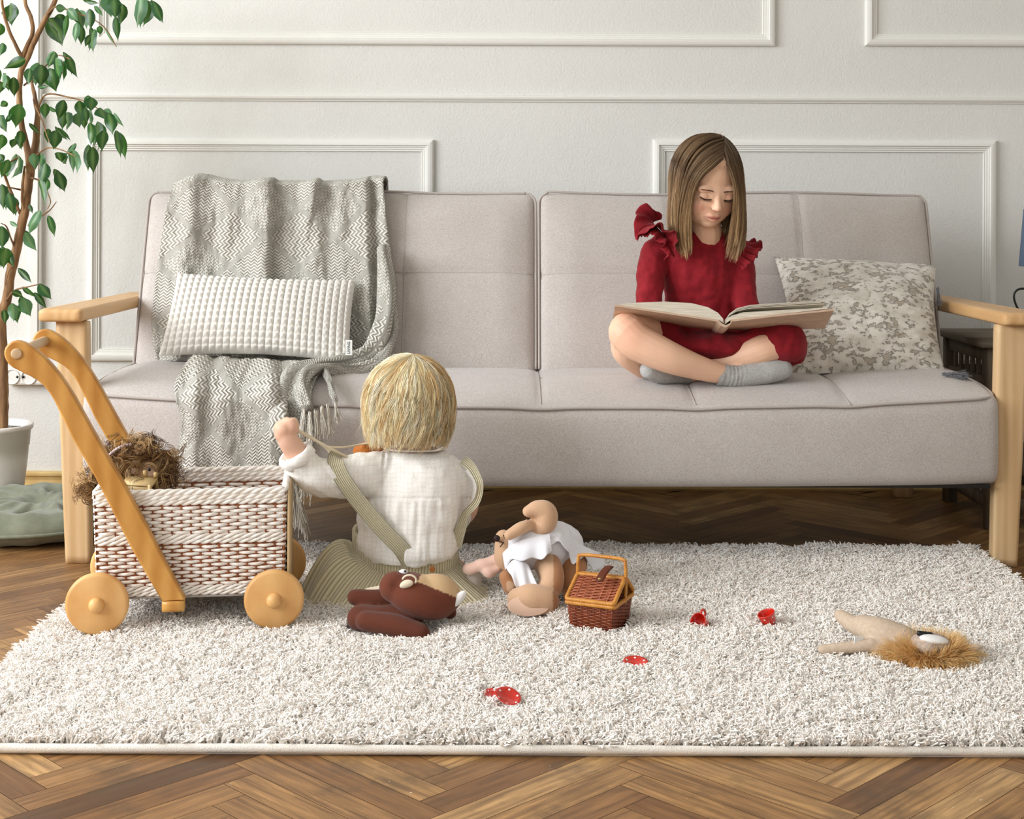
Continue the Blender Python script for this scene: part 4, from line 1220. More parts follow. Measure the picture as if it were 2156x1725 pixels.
# the fall over the seat front
nu, nv = 120, 130
Lp = pline([(408, 748), (385, 775), (368, 812), (372, 850), (384, 880), (378, 930), (366, 990), (360, 1100)], nv)
Rp = pline([(720, 766), (690, 772), (668, 792), (655, 830), (652, 870), (654, 930), (656, 1000), (652, 1040)], nv)
V = np.zeros((nu, nv, 3)); UVt = np.zeros((nu, nv, 2))
def seatpt(u, v, lift):
    """drape: on the seat top while the line of sight meets it, else in front of the seat face"""
    best = None
    for Y in np.linspace(3.40, 3.02, 60):
        p = P(u, v, Y); tt = (Y - front_edge_y(p[0])) / (3.52 - front_edge_y(p[0]))
        zt_ = top_z(p[0]) + .030 * (1 - math.exp(-max(0, tt) * 5)) + .014 * math.sin(PI * min(1, max(0, tt)))
        if p[2] >= zt_ + lift: return Y
    return None
for i in range(nu):
    a = i / (nu - 1); colY = []
    for j in range(nv):
        u = Lp[j, 0] * (1 - a) + Rp[j, 0] * a; v = Lp[j, 1] * (1 - a) + Rp[j, 1] * a; b = j / (nv - 1)
        f = ridge(u, 415 - 15 * b, .016, 16, 22) + ridge(u, 478, .010, 30, 30) + ridge(u, 560 + 10 * b, .020, 34, 26) + ridge(u, 582 + 6 * b, .020 * min(1, b * 3), 20, 4) + ridge(u, 630, .012, 20, 20)
        f += .006 * mnoise.noise(Vector((u / 30, v / 50, 7))) + .004 * mnoise.noise(Vector((u / 12, v / 30, 3)))
        y1 = seatpt(u, v, .010 + f)
        yf = front_edge_y(P(u, v, 3.0)[0]) - .018 - f
        colY.append((u, v, yf if y1 is None else max(y1, yf)))
    ys_ = np.array([c[2] for c in colY]); ys_ = np.convolve(np.pad(ys_, 3, mode='edge'), np.ones(7) / 7, 'valid')
    for j in range(nv):
        V[i, j] = P(colY[j][0], colY[j][1], ys_[j]); UVt[i, j] = (a * .36, .9 + j / (nv - 1) * .42)
o_ = mesh('cloth', V.reshape(-1, 3), grid_faces(nu, nv), m_knit, throw, uv=UVt.reshape(-1, 2))
md = o_.modifiers.new('thick', 'SOLIDIFY'); md.thickness = .004; md.offset = 0
tag(o_, 'part of the throw falling over the seat front')
FALL = V
# twisted edges lying on the seat
def roll(pts, r, name='rolled_edge', flat=1.0):
    pts = np.array(pts, float); q = spline(pts, 90)
    pp_ = np.array([P(x[0], x[1], x[2]) for x in q])
    rr = spline(np.array(r, float)[:, None] * np.ones((1, 1)), 90)[:, 0]
    k = 18; Vt, Ft = tube(pp_, rr, k, up=(0, 0, 1), flat=flat)
    n = 90
    c_ = pp_[:, None]
    Vg = Vt.reshape(n, k, 3); ang = np.arange(k) * 2 * PI / k; s_ = np.linspace(0, 1, n)
    fold = 1 + .20 * np.sin(3 * ang[None] + 16 * s_[:, None]) + .08 * np.sin(5 * ang[None] - 24 * s_[:, None])
    Vg = c_ + (Vg - c_) * fold[..., None]
    L = np.concatenate([[0], np.cumsum(np.linalg.norm(np.diff(pp_, axis=0), axis=1))])
    uv = np.stack([np.tile(ang / (2 * PI) * .12, (n, 1)), np.tile(L[:, None], (1, k))], -1).reshape(-1, 2)
    return mesh(name, Vg.reshape(-1, 3), Ft, m_knit, throw, uv=uv)
roll([(806, 520, 3.47), (815, 610, 3.43), (806, 690, 3.39), (775, 742, 3.36), (715, 762, 3.32), (655, 772, 3.25), (612, 796, 3.14), (594, 836, 3.03), (588, 890, 2.955), (584, 960, 2.955), (584, 1010, 2.955)], [.016, .020, .021, .019, .017, .017, .020, .021, .018, .016, .015])
roll([(826, 640, 3.46), (824, 710, 3.40), (795, 764, 3.33), (738, 782, 3.27), (682, 776, 3.20), (645, 788, 3.10), (634, 822, 3.01), (646, 862, 2.965)], [.010, .013, .014, .014, .013, .013, .014, .013])
roll([(684, 780, 3.19), (694, 806, 3.06), (703, 838, 2.99), (706, 850, 2.98)], [.008, .007, .006, .005])
for k_, (u, v, Yc, dx, L) in enumerate(((640, 862, 2.95, -.006, .060), (652, 868, 2.945, .001, .062), (665, 866, 2.95, .003, .056), (678, 858, 2.955, .006, .056), (690, 852, 2.96, .008, .062), (706, 848, 2.965, .016, .040))):
    tassel('fringe', P(u, v, Yc), (dx * 9, -.06, -1), L, 34, .0045, m_fringe, throw, r=.0009, seed=k_)
for k_, (u, v, Yc, dx, L) in enumerate(((612, 1008, 2.965, .02, .095), (622, 1020, 2.965, .03, .088), (634, 1014, 2.96, .04, .030), (646, 1018, 2.955, .09, .024), (600, 1008, 2.965, .0, .09), (626, 1026, 2.972, .03, .10))):
    tassel('fringe', P(u, v, Yc), (dx * 6, -.02, -1), L, 40, .006, m_fringe, throw, r=.0009, seed=20 + k_)
for k_, u in enumerate(range(372, 590, 16)):
    p = FALL[int((u - 366) / 290 * 119), -1]; tassel('fringe', p, (0, 0, -1), .07, 22, .004, m_fringe, throw, r=.0009, seed=50 + k_)
# ================================================================ TODDLER on the rug
def displace(V, Fc, amp, fn):
    """push vertices along their normals by fn(V) * amp"""
    V = np.asarray(V, float); N = np.zeros_like(V)
    Fq = np.array([f[:4] if len(f) >= 4 else tuple(f) + (f[-1],) for f in Fc])
    n = np.cross(V[Fq[:, 2]] - V[Fq[:, 0]], V[Fq[:, 3]] - V[Fq[:, 1]])
    for k in range(4): np.add.at(N, Fq[:, k], n)
    N /= np.linalg.norm(N, axis=1, keepdims=True) + 1e-12
    return V + N * (np.asarray(fn) * amp)[:, None], N
def locks(name, paths, n_per, width, r, cols, m, parent, r1=None, tip=.35, seed=0, jit=.25):
    """each guide path becomes a lock of fine strands that gather toward the tip"""
    rg = np.random.default_rng(seed); out = []; oc = []
    for p, c in zip(paths, cols):
        p = np.asarray(p); s = len(p); t_ = np.linspace(0, 1, s)
        T, N, B = frames(p, up=(.2, .5, .8))
        for k in range(n_per):
            a, q = rg.uniform(0, 2 * PI), math.sqrt(rg.random())
            wv = width * q * (1 - (1 - tip) * t_ ** 2)
            j = rg.normal(0, jit * width, 3) * 1
            L = rg.uniform(.88, 1.0); idx = t_ * L * (s - 1); i0 = np.minimum(idx.astype(int), s - 2); f = (idx - i0)[:, None]
            base = p[i0] * (1 - f) + p[i0 + 1] * f
            ph = rg.uniform(0, 6)
            out.append(base + N * (math.cos(a) * wv)[:, None] * .45 + B * (math.sin(a) * wv)[:, None] + j * np.sin(t_ * PI * 1.5 + ph)[:, None] * t_[:, None])
            oc.append(np.clip(np.array(c) * rg.uniform(.82, 1.15), 0, 1))
    return strands(name, out, r, m, parent, r1=r1 if r1 is not None else r * .6, cols=np.array(oc))
m_skin = mat('child_skin', (236, 196, 170), .5, (232, 184, 158), 12, spec=.35, sss=.25)
m_hairy = NT('blond_hair'); m_hairy.color(m_hairy.add('ShaderNodeVertexColor', layer_name='col').outputs[0]); m_hairy.b.inputs['Roughness'].default_value = .42; m_hairy.b.inputs['Specular IOR Level'].default_value = .45; m_hairy = m_hairy.m
m_gauze = NT('white_gauze'); t = m_gauze
sp3 = t.add('ShaderNodeSeparateXYZ', ins={'Vector': t.add('ShaderNodeTexCoord').outputs['Object']})
def stripe(x, s, w): return t.math('LESS_THAN', t.math('PINGPONG', x, s), w)
nz = t.noise(t.coord(), 35, 3, .5)
xx = t.math('ADD', sp3.outputs[0], t.math('MULTIPLY', nz, .016)); zz_ = t.math('ADD', sp3.outputs[2], t.math('MULTIPLY', nz, .016))
gl = t.math('MAXIMUM', stripe(xx, .0042, .0006), stripe(zz_, .0042, .0006))
t.color(t.mix(t.math('MULTIPLY', t.math('MULTIPLY', gl, t.noise(t.coord(), 60, 3, .6)), .5), lin((252, 249, 244)), lin((216, 202, 190))))
t.b.inputs['Roughness'].default_value = .9; t.b.inputs['Specular IOR Level'].default_value = .15
t.bump(t.math('ADD', gl, t.math('MULTIPLY', t.noise(t.coord(), 260, 2, .5), 1.2)), .35, .0015); m_gauze = t.m
m_cord = NT('beige_corduroy'); t = m_cord
uu = t.add('ShaderNodeSeparateXYZ', ins={'Vector': t.add('ShaderNodeTexCoord').outputs['UV']}).outputs[0]
wv_ = t.math('PINGPONG', uu, .0030)
wv_ = t.math('DIVIDE', wv_, .0030)
t.color(t.ramp(wv_, [(.05, (178, 164, 124)), (.45, (226, 216, 180)), (1, (240, 232, 202))]))
t.b.inputs['Roughness'].default_value = .9; t.b.inputs['Sheen Weight'].default_value = .4
t.bump(wv_, .8, .003); m_cord = t.m
TY = 2.80
tod = root('person', (-.205, 2.79, 0), 'toddler with blond hair seen from behind, white blouse and beige pinafore, sitting on the rug', 'person')
hc_ = P(862, 852, 2.815)
# --- skin: one continuous figure
torso_rows = [(1175, 862, 100, .070, 2.775), (1140, 862, 98, .068, 2.775), (1100, 862, 96, .066, 2.78), (1050, 865, 96, .064, 2.785), (1000, 868, 94, .060, 2.79), (965, 868, 70, .052, 2.80), (945, 870, 40, .040, 2.81)]
def body_loft(rows, grow=1.0, k=28, dgrow=None):
    R_ = []
    for v, u, hw, ry, Yc in rows:
        c = P(u, v, Yc); rx = hw / FPX * Yc * grow
        R_.append([c + [rx * math.cos(q), ry * (dgrow or grow) * math.sin(q), 0] for q in np.arange(k) * 2 * PI / k])
    return loft(R_)
parts_ = [body_loft([(v, u, hw * .9, ry * .9, y) for v, u, hw, ry, y in torso_rows])]
parts_.append(limb([P(872, 955, 2.81), P(868, 925, 2.815), P(864, 890, 2.82)], [.036, .033, .036]))
parts_.append(ball(hc_, (.076, .082, .088), 28))
parts_.append(ball(hc_ + [0, .035, -.045], (.060, .050, .045), 20))       # cheeks and chin, bowed toward the chest
parts_.append(ball(hc_ + [0, .088, -.02], (.009, .010, .010), 12))        # nose
for s in (-1, 1): parts_.append(ball(hc_ + [s * .078, .008, -.026], (.006, .013, .018), 14))
# left arm: shoulder to wrist
parts_.append(limb([P(790, 985, 2.78), P(735, 1000, 2.745), P(665, 990, 2.70), P(628, 962, 2.685)], [.026, .024, .022, .020]))
parts_.append(limb([P(632, 968, 2.685), P(622, 950, 2.68), P(608, 930, 2.672), P(598, 914, 2.668)], [.0205, .0215, .0200, .0165]))
# left hand, wrist bent, fingers curled round the cord
pal = P(598, 903, 2.668)
parts_.append(ball(pal, (.0205, .0155, .0185), 18))
parts_.append(limb([P(595, 914, 2.668), pal, P(604, 893, 2.668)], [.0165, .0180, .0135]))
for i in range(4):   # fingers wrapped round the cord
    v = 886.5 + 7.2 * i; r = (.0047, .0049, .0047, .0042)[i]; e = (0, 2, 1, -2)[i]
    parts_.append(limb([P(600, v + 1, 2.664), P(613 + e, v, 2.660), P(623 + e, v + 2, 2.668), P(622 + e, v + 4, 2.682), P(613 + e, v + 4, 2.688)], [r * 1.15, r * 1.08, r, r * .95, r * .85], 12))
parts_.append(limb([P(600, 896, 2.684), P(612, 886, 2.692), P(621, 885, 2.696)], [.0078, .0064, .0055], 10))
# right arm reaching down in front
parts_.append(limb([P(940, 985, 2.80), P(978, 1030, 2.82), P(980, 1080, 2.86), P(930, 1105, 2.95)], [.026, .024, .021, .016]))
parts_.append(ball(P(918, 1108, 2.975), (.016, .014, .018), 14))
for i in range(4): parts_.append(limb([P(915 - i * 5, 1106, 2.985), P(908 - i * 5, 1112, 3.0), P(906 - i * 5, 1126, 3.0)], [.0062, .0058, .005], 8))
parts_.append(limb([P(925, 1100, 2.97), P(915, 1094, 2.99), P(905, 1098, 3.0)], [.007, .0062, .0055], 8))
# legs folded under the skirt: knees out to the sides, right foot tucked back
parts_.append(limb([P(820, 1165, 2.80) + [0, 0, -.03], P(740, 1200, 2.86) + [0, 0, -.02], P(690, 1225, 2.88) + [0, 0, -.01]], [.058, .045, .036]))
parts_.append(limb([P(690, 1232, 2.88), P(760, 1235, 2.93) + [0, 0, -.01], P(830, 1240, 2.97) + [0, 0, -.01]], [.034, .028, .020]))
parts_.append(limb([P(900, 1165, 2.80) + [0, 0, -.03], P(945, 1205, 2.88) + [0, 0, -.01], P(965, 1225, 2.92)], [.055, .042, .036]))
bV, bF = blob(parts_, .0024, 4)
tod_body = mesh('body', bV, bF, m_skin, tod)
sv_, sf_ = blob([limb([P(968, 1232, 2.90), P(986, 1238, 2.83), P(993, 1236, 2.78)], [.024, .023, .022]), limb([P(992, 1230, 2.785), P(996, 1217, 2.775), P(996, 1207, 2.77)], [.020, .018, .014])], .003, 6)
mesh('sock', sv_, sf_, mat('cream_sock', (236, 228, 218), .9, bump=.3, bscale=500), tod)
# --- blouse
bl = [body_loft([(1176, 862, 88, .074, 2.765), (1160, 862, 99, .080, 2.765), (1138, 860, 108, .085, 2.77), (1110, 858, 108, .083, 2.775), (1075, 862, 106, .079, 2.78), (1050, 866, 105, .076, 2.782), (1015, 870, 104, .070, 2.788), (985, 872, 98, .062, 2.795), (962, 872, 86, .052, 2.80), (948, 872, 66, .044, 2.805)])]
bl.append(limb([P(800, 985, 2.775), P(765, 1000, 2.755), P(715, 1008, 2.725), P(662, 1000, 2.70), P(636, 978, 2.69)], [.036, .043, .039, .0375, .033]))
bl.append(limb([P(935, 985, 2.80), P(956, 1012, 2.81), P(962, 1050, 2.83), P(955, 1092, 2.875), P(935, 1102, 2.94)], [.032, .037, .036, .032, .026]))
V, Fc = blob(bl, .0032, 5)
def blouse_fold(V):
    out = np.zeros(len(V))
    for i, p in enumerate(V):
        u = PU + (p[0] / p[1]) * FPX; v = PV + (CAMH - p[2]) / p[1] * FPX
        f = .0034 * mnoise.noise(Vector((p[0] * 22, p[1] * 12, p[2] * 30))) + .0022 * mnoise.noise(Vector((p[0] * 50 + p[2] * 30, p[1] * 12, p[2] * 50 - p[0] * 20)))
        if u > 745:
            if v > 1052: f += .0048 * mnoise.noise(Vector((p[0] * 95, 0, p[2] * 9))) * min(1, (v - 1052) / 10) + .002 * math.exp(-((v - 1090) / 20) ** 2)
            else: f += -.0026 * math.exp(-((v - 1051) / 3) ** 2) + .0008 * mnoise.noise(Vector((p[0] * 60, 2, p[2] * 60)))
            if abs(u - (812 - (v - 960) * .12)) < 3 and v < 1050: f -= .0025
        else: f += .0035 * mnoise.noise(Vector((p[0] * 70 + p[2] * 45, p[1] * 20, p[2] * 22)))
        out[i] = f
    return out
V, _n = displace(V, Fc, 1.0, blouse_fold(V))
mesh('blouse', V, Fc, m_gauze, tod)
cu = []
c1 = P(626, 962, 2.684); d1 = P(604, 925, 2.672) - P(640, 985, 2.69); d1 /= np.linalg.norm(d1)
e1 = np.cross(d1, [0, 1, 0]); e1 /= np.linalg.norm(e1); e2 = np.cross(d1, e1)
Vc = []
for s_, r_ in ((-.010, .031), (-.004, .0350), (.004, .0352), (.011, .0325), (.013, .029), (.010, .026), (.0, .0245)):
    for q in np.arange(40) * 2 * PI / 40:
        w_q = 1 + .035 * math.sin(5 * q + s_ * 200) + .02 * math.sin(9 * q)
        Vc.append(c1 + d1 * s_ + (e1 * math.cos(q) + e2 * math.sin(q)) * r_ * w_q)
mesh('rolled_cuff', Vc, grid_faces(7, 40, False, True), m_gauze, tod)
# collar edge with its little flap
MB().tube([P(872 + 62 * math.cos(q), 944 + 6 * math.sin(q) * (1 if math.sin(q) > 0 else .3), 2.805 - .045 * math.sin(q) - .0) for q in np.linspace(-.1, PI + .1, 24)], .0022, 8).build('collar', m_gauze, tod)
MB().tube([P(912, 950, 2.757), P(922, 947, 2.757), P(932, 942, 2.762)], [.003, .0045, .003], 8, flat=.5).build('neck_tab', m_gauze, tod)
# --- pinafore
def ribbon(name, pts, w, m, parent, th=.0022, n=60, wdir=None):
    """flat band through points (photo u, v, depth) facing the camera, thick edge; UV across its width"""
    q = spline(np.array([P(*p) for p in pts]), n); T = np.gradient(q, axis=0); T /= np.linalg.norm(T, axis=1, keepdims=True)
    vd = q - np.array([0, 0, CAMH]); vd /= np.linalg.norm(vd, axis=1, keepdims=True)
    S_ = np.cross(T, vd); S_ /= np.linalg.norm(S_, axis=1, keepdims=True)
    W_ = np.interp(np.linspace(0, 1, n), np.linspace(0, 1, len(w)), w)[:, None]
    V = []; uv = []
    for off, sg in ((-1, -1), (-.95, -.3), (0, -.15), (.95, -.3), (1, -1)):
        V.append(q + S_ * W_ * .5 * off + vd * th * sg); uv.append(np.stack([W_[:, 0] * .85 * off, np.arange(n) * .01], 1))
    for off, sg in ((1, .4), (-1, .4)):
        V.append(q + S_ * W_ * .5 * off + vd * th * sg); uv.append(np.stack([W_[:, 0] * .85 * off, np.arange(n) * .01], 1))
    V = np.array(V); k = len(V)
    Fc = [f for f in grid_faces(k, n, True, False)]
    return mesh(name, V.reshape(-1, 3), Fc, m, parent, uv=np.array(uv).reshape(-1, 2))
sk = np.array([-.206, 2.795])
NPH, NS = 300, 46
V = np.zeros((NPH, NS, 3)); UVs = np.zeros((NPH, NS, 2))
def lobes(a, spec): return sum(A * math.exp(-((math.atan2(math.sin(a - c), math.cos(a - c))) / w) ** 2) for c, A, w in spec)
for i in range(NPH):
    a = 2 * PI * i / NPH
    ca, sa = math.cos(a), math.sin(a)
    # hem radius: wide to the left (thigh), back and right
    R1 = .140 + lobes(a, ((PI + .10, .058, .55), (-2.35, .028, .5), (-1.2, .030, .5), (-.35, .030, .45), (1.57, .05, .9)))
    pl = .0032 * math.sin(a * 19 + 2.2 * math.sin(a * 4)) + .0012 * math.sin(a * 47 + 2)
    for j in range(NS):
        s = j / (NS - 1)
        rx0, ry0 = .1005, .083
        r0 = 1 / math.hypot(ca / rx0, sa / ry0)
        r = r0 + (R1 - r0) * s ** 1.05 + pl * (min(1, s * 8) * (.6 + s))
        z = .079 - .058 * s ** .95
        z += lobes(a, ((PI + .12, .046, .5),)) * math.sin(PI * min(1, s * 1.02)) ** 1.0 * (1 if s > .2 else s * 5)
        tilt_ = .010 * sa + .034 * max(0, -ca) ** 2
        z += tilt_ * (1 - s)
        V[i, j] = (sk[0] + r * ca, sk[1] + r * sa, z)
        UVs[i, j] = (a * .135, s * .2)
    UVs[i, :, 0] = a * .135
skirt = mesh('pinafore_skirt', V.reshape(-1, 3), grid_faces(NPH, NS, True, False), m_cord, tod, uv=UVs.reshape(-1, 2))
# hem roll touching the rug
hem = MB(); Vh, Fh = tube(V[:, -1] + np.array([0, 0, .001]), .0028, 6, closed=True, cap=False)
mesh('hem', Vh, Fh, m_cord, skirt, uv=np.zeros((len(Vh), 2)) + .0015)
# waistband
Vb = []; UVb = []
prf = [(.000, -.004), (.0040, .002), (.0045, .018), (.0042, .030), (.0015, .034), (-.003, .033), (-.004, .020)]
for i in range(200):
    a = 2 * PI * i / 200; ca, sa = math.cos(a), math.sin(a); r0 = 1 / math.hypot(ca / .1005, sa / .083)
    for d, h in prf:
        z = .077 + h + .010 * sa + .034 * max(0, -ca) ** 2
        Vb.append((sk[0] + (r0 + d) * ca, sk[1] + (r0 + d) * sa, z)); UVb.append((a * .09, h))
mesh('waistband', Vb, grid_faces(200, len(prf), True, False), m_cord, tod, uv=UVb)
ribbon('shoulder_strap', [(716, 952, 2.745), (706, 970, 2.695), (722, 1010, 2.682), (762, 1065, 2.688), (805, 1115, 2.684), (845, 1156, 2.684), (866, 1190, 2.694)], [.030, .0305, .030, .031, .031, .034], m_cord, tod)
ribbon('shoulder_strap', [(975, 968, 2.79), (996, 988, 2.76), (1010, 1020, 2.745), (1004, 1055, 2.75), (980, 1085, 2.76), (968, 1120, 2.75), (958, 1150, 2.745)], [.020, .017, .013, .013, .016, .022, .026], m_cord, tod)
ribbon('inner_strap', [(982, 990, 2.785), (998, 1012, 2.78), (998, 1045, 2.78), (985, 1068, 2.785)], [.010, .011, .010, .008], m_gauze, tod)
m_btn = mat('wooden_button', (166, 104, 52), .4)
for (u, v) in ((905, 1163), (910, 1199)):
    c = P(u, v, 2.69 - .0)
    # seat the button on the cloth surface
    for Yq in np.linspace(2.60, 2.80, 80):
        q = P(u, v, Yq); a = math.atan2(q[1] - sk[1], q[0] - sk[0])
        r0 = 1 / math.hypot(math.cos(a) / .1005, math.sin(a) / .083)
        lim = r0 + (.0075 if v < 1180 else .030)
        if math.hypot(q[0] - sk[0], q[1] - sk[1]) < lim: c = q; break
    MB().put(*lathe([(.0001, .002), (.003, .0012), (.0048, .0022), (.0056, .001), (.0054, -.002)], c, 18, rotm(x=PI / 2))).build('button', m_btn, tod)
# --- hair
def head_hair(c, rad, K, n_locks, end_v, seed, cols, wave=.004, drop_in=.10, face=None, lift=.004, Yref=2.81):
    rg = np.random.default_rng(seed); rad = np.array(rad); K = np.array(K, float); K /= np.linalg.norm(K)
    A1 = np.cross(K, [0, 1, .1]); A1 /= np.linalg.norm(A1); A2 = np.cross(K, A1)
    out = []; oc = []
    for i in range(n_locks):
        ph = 2 * PI * (i + rg.uniform(-.5, .5)) / n_locks * 7.0
        th0 = rg.choice([.05, .35, .7, 1.05, 1.35]) + rg.uniform(-.1, .1)
        pts = []; th = th0; z = None; s = 0
        lay = rg.uniform(.0, 1.0); ww = rg.uniform(.6, 1.3) * wave; fq = rg.uniform(55, 85); p0_ = rg.uniform(0, 6)
        swirl = rg.uniform(-.25, .25)
        d = None; q = None
        for k in range(60):
            phk = ph + swirl * (th - th0)
            d = K * math.cos(th) + (A1 * math.cos(phk) + A2 * math.sin(phk)) * math.sin(th)
            rr = 1 / math.sqrt(((d / rad) ** 2).sum())
            p = c + d * (rr + lift * (.4 + lay))
            if p[2] < c[2] - rad[2] * .12: break
            pts.append(p); th += .07
        if len(pts) < 2: continue
        p = pts[-1].copy(); out_d = p - c; out_d[2] = 0; out_d /= np.linalg.norm(out_d) + 1e-9
        ze = CAMH - (end_v + rg.uniform(-14, 12) - PV) / FPX * Yref
        if face is not None and out_d[1] > face: ze = c[2] + rg.uniform(-.0, .02)
        while p[2] > ze:
            p = p + np.array([0, 0, -.006]) - out_d * .006 * drop_in * (1.6 if p[2] < c[2] - .05 else .5)
            pts.append(p.copy())
        pts = np.array(pts)
        s_ = np.concatenate([[0], np.cumsum(np.linalg.norm(np.diff(pts, axis=0), axis=1))])
        tan = np.cross(pts - c, [0, 0, 1.0]); tan /= np.linalg.norm(tan, axis=1, keepdims=True) + 1e-9
        g = (s_ / s_[-1])[:, None]
        nrm_ = (pts - c) / np.linalg.norm(pts - c, axis=1, keepdims=True)
        pts = pts + tan * (ww * np.sin(fq * s_ + p0_))[:, None] * g * 1.3 + nrm_ * (ww * .6 * np.cos(fq * s_ + p0_))[:, None] * g
        ii = np.linspace(0, len(pts) - 1, 18); i0 = np.minimum(ii.astype(int), len(pts) - 2); f = (ii - i0)[:, None]
        out.append(pts[i0] * (1 - f) + pts[i0 + 1] * f); oc.append(np.array(lin(cols[rg.integers(len(cols))]))[:3])
    return out, oc
hc2 = P(861, 846, 2.81)
# close-fitting under layer
capV, capF = blob([ball(hc2 + [0, -.004, .004], (.083, .086, .088), 28), loft([[hc2 + np.array([r * math.cos(q) * 1.0, r * .86 * math.sin(q) - .006, z]) for q in np.arange(24) * 2 * PI / 24] for r, z in ((.060, -.060), (.078, -.045), (.084, -.01), (.083, .01))])], .004, 4)
keep = capV[:, 1] > 9
cc = colmix(len(capV), (244, 212, 158), (252, 228, 180))
hair_t = mesh('hair', capV, capF, m_hairy, tod, col=cc)
# open the face side of the under layer
bm = bmesh.new(); bm.from_mesh(hair_t.data)
o0 = offs(tod)
dele = [v for v in bm.verts if (v.co.y + o0[1] > hc2[1] + .035 and v.co.z + o0[2] < hc2[2] + .035)]
bmesh.ops.delete(bm, geom=dele, context='VERTS'); bm.to_mesh(hair_t.data); bm.free()
pt, pc = head_hair(hc2, (.0835, .087, .0875), (.10, -.12, 1.0), 330, 930, 4, [(255, 236, 196), (255, 246, 224), (250, 220, 170), (255, 230, 182), (240, 202, 142), (255, 242, 210)], wave=.0078, face=.55, drop_in=.2)
locks('hair_strands', pt, 20, .0068, .00036, pc, m_hairy, hair_t, tip=.8, seed=9, jit=.32)
# a few flyaways
rg_ = np.random.default_rng(8); fly = []
for i in range(70):
    b = pt[rg_.integers(len(pt))]; k = rg_.integers(2, 12); n_ = (b[k] - hc2) / np.linalg.norm(b[k] - hc2)
    ts = np.linspace(0, 1, 10)[:, None]; e = rg_.normal(0, .02, 3)
    fly.append(b[k] + n_ * (.014 * np.sin(ts * 2.2)) + (b[min(17, k + 5)] - b[k]) * ts * .9 + e * ts ** 2 * .5)
strands('flyaway_hair', fly, .00025, m_hairy, hair_t, cols=colmix(len(fly), (240, 226, 186), (250, 240, 210)))
# --- the toy bag with its cords held in the left hand
m_cream = mat('cream_cord', (236, 222, 196), .85, bump=.4, bscale=600)
m_tan = mat('tan_suede', (196, 122, 56), .8, (168, 96, 40), 40, bump=.3)
bag = root('toy_bag', P(775, 960, 2.92), 'tan suede toy bag on cream cords that the toddler holds up in front', 'toy bag')
V, Fc = blob([ball(P(770, 950, 2.90), (.026, .02, .018)), ball(P(790, 945, 2.91), (.022, .02, .016)), ball(P(775, 985, 2.91), (.030, .022, .034))], .003, 4)
V, _n = displace(V, Fc, .003, vnoise(V, 60, 2)); mesh('pouch', V, Fc, m_tan, bag)
for pts in ([(616, 902, 2.68), (640, 915, 2.69), (680, 936, 2.70), (715, 955, 2.72), (745, 968, 2.77), (765, 975, 2.88)], [(613, 899, 2.685), (650, 918, 2.72), (690, 946, 2.76), (705, 970, 2.79), (735, 985, 2.86), (760, 980, 2.90)], [(690, 941, 2.72), (720, 942, 2.80), (750, 938, 2.87), (782, 932, 2.89), (812, 930, 2.90)]):
    q = spline(np.array([P(*p) for p in pts]), 40); MB().tube(q, .0042 if pts[0][0] < 640 else .003, 8, flat=.6).build('cord', m_cream, bag)
PRESS += [(-.206, 2.795, .16, .010)]
# ================================================================ GIRL reading on the sofa
m_skin2 = NT('girl_skin'); t = m_skin2
t.color(t.add('ShaderNodeVertexColor', layer_name='col').outputs[0]); t.b.inputs['Roughness'].default_value = .5; t.b.inputs['Specular IOR Level'].default_value = .35
t.b.inputs['Subsurface Weight'].default_value = .2; t.b.inputs['Subsurface Radius'].default_value = (1, .35, .2); t.b.inputs['Subsurface Scale'].default_value = .006
m_skin2 = t.m
m_red = mat('dark_red_linen', (148, 24, 36), .85, (128, 17, 29), 45, bump=.35, bscale=700, sheen=.06)
m_sockg = mat('heather_grey_sock', (196, 196, 194), .95, (172, 172, 170), 300, bump=.5, bscale=500)
girl = root('person', (.48, 3.28, .385), 'girl with long brown hair and dark red ruffled dress reading cross-legged on the sofa', 'person')
HR = rotm(z=math.radians(15)) @ rotm(x=math.radians(19)) @ rotm(y=math.radians(3))
eye_mid = P(1513, 416, 3.155)
HC = eye_mid - HR @ np.array([0, -.083, -.008])
def H(x, y, z): return HC + HR @ np.array([x, y, z])
def Hball(c, r, k=16): return ball(H(*c), r, k, HR)
g_ = []
g_.append(ball(H(0, .006, .020), (.070, .082, .078), 32, HR))         # cranium
g_.append(ball(H(0, -.018, -.012), (.0655, .064, .068), 28, HR))      # face
g_.append(ball(H(0, -.030, -.046), (.0530, .0475, .045), 24, HR))       # jaw
g_.append(ball(H(0, -.053, -.074), (.024, .018, .015), 16, HR))       # chin
for s in (-1, 1):
    g_.append(ball(H(s * .027, -.0505, -.036), (.026, .022, .030), 18, HR))  # cheeks
    g_.append(ball(H(s * .0285, -.0690, -.010), (.0140, .0105, .0100), 18, HR))  # eye under its lid
    g_.append(ball(H(s * .026, -.0695, .006), (.023, .009, .011), 16, HR))   # brow
    g_.append(ball(H(s * .0065, -.086, -.0335), (.0062, .0062, .0055), 12, HR))  # nostril wing
    g_.append(ball(H(s * .068, .004, -.012), (.006, .013, .020), 14, HR))
g_.append(limb([H(0, -.0725, .003), H(0, -.0790, -.014), H(0, -.0890, -.028)], [.0075, .0072, .0074], 12))
g_.append(ball(H(0, -.0925, -.0315), (.0078, .0070, .0068), 14, HR))
g_.append(limb([H(-.018, -.0725, -.0545), H(-.008, -.0805, -.0525), H(0, -.0815, -.0535), H(.008, -.0805, -.0525), H(.018, -.0725, -.0545)], [.0022, .0040, .0040, .0040, .0022], 10))
g_.append(limb([H(-.015, -.073, -.0600), H(0, -.0800, -.0618), H(.015, -.073, -.0600)], [.0025, .0052, .0025], 10))
g_.append(ball(H(0, .0, .062), (.060, .070, .034), 24, HR))
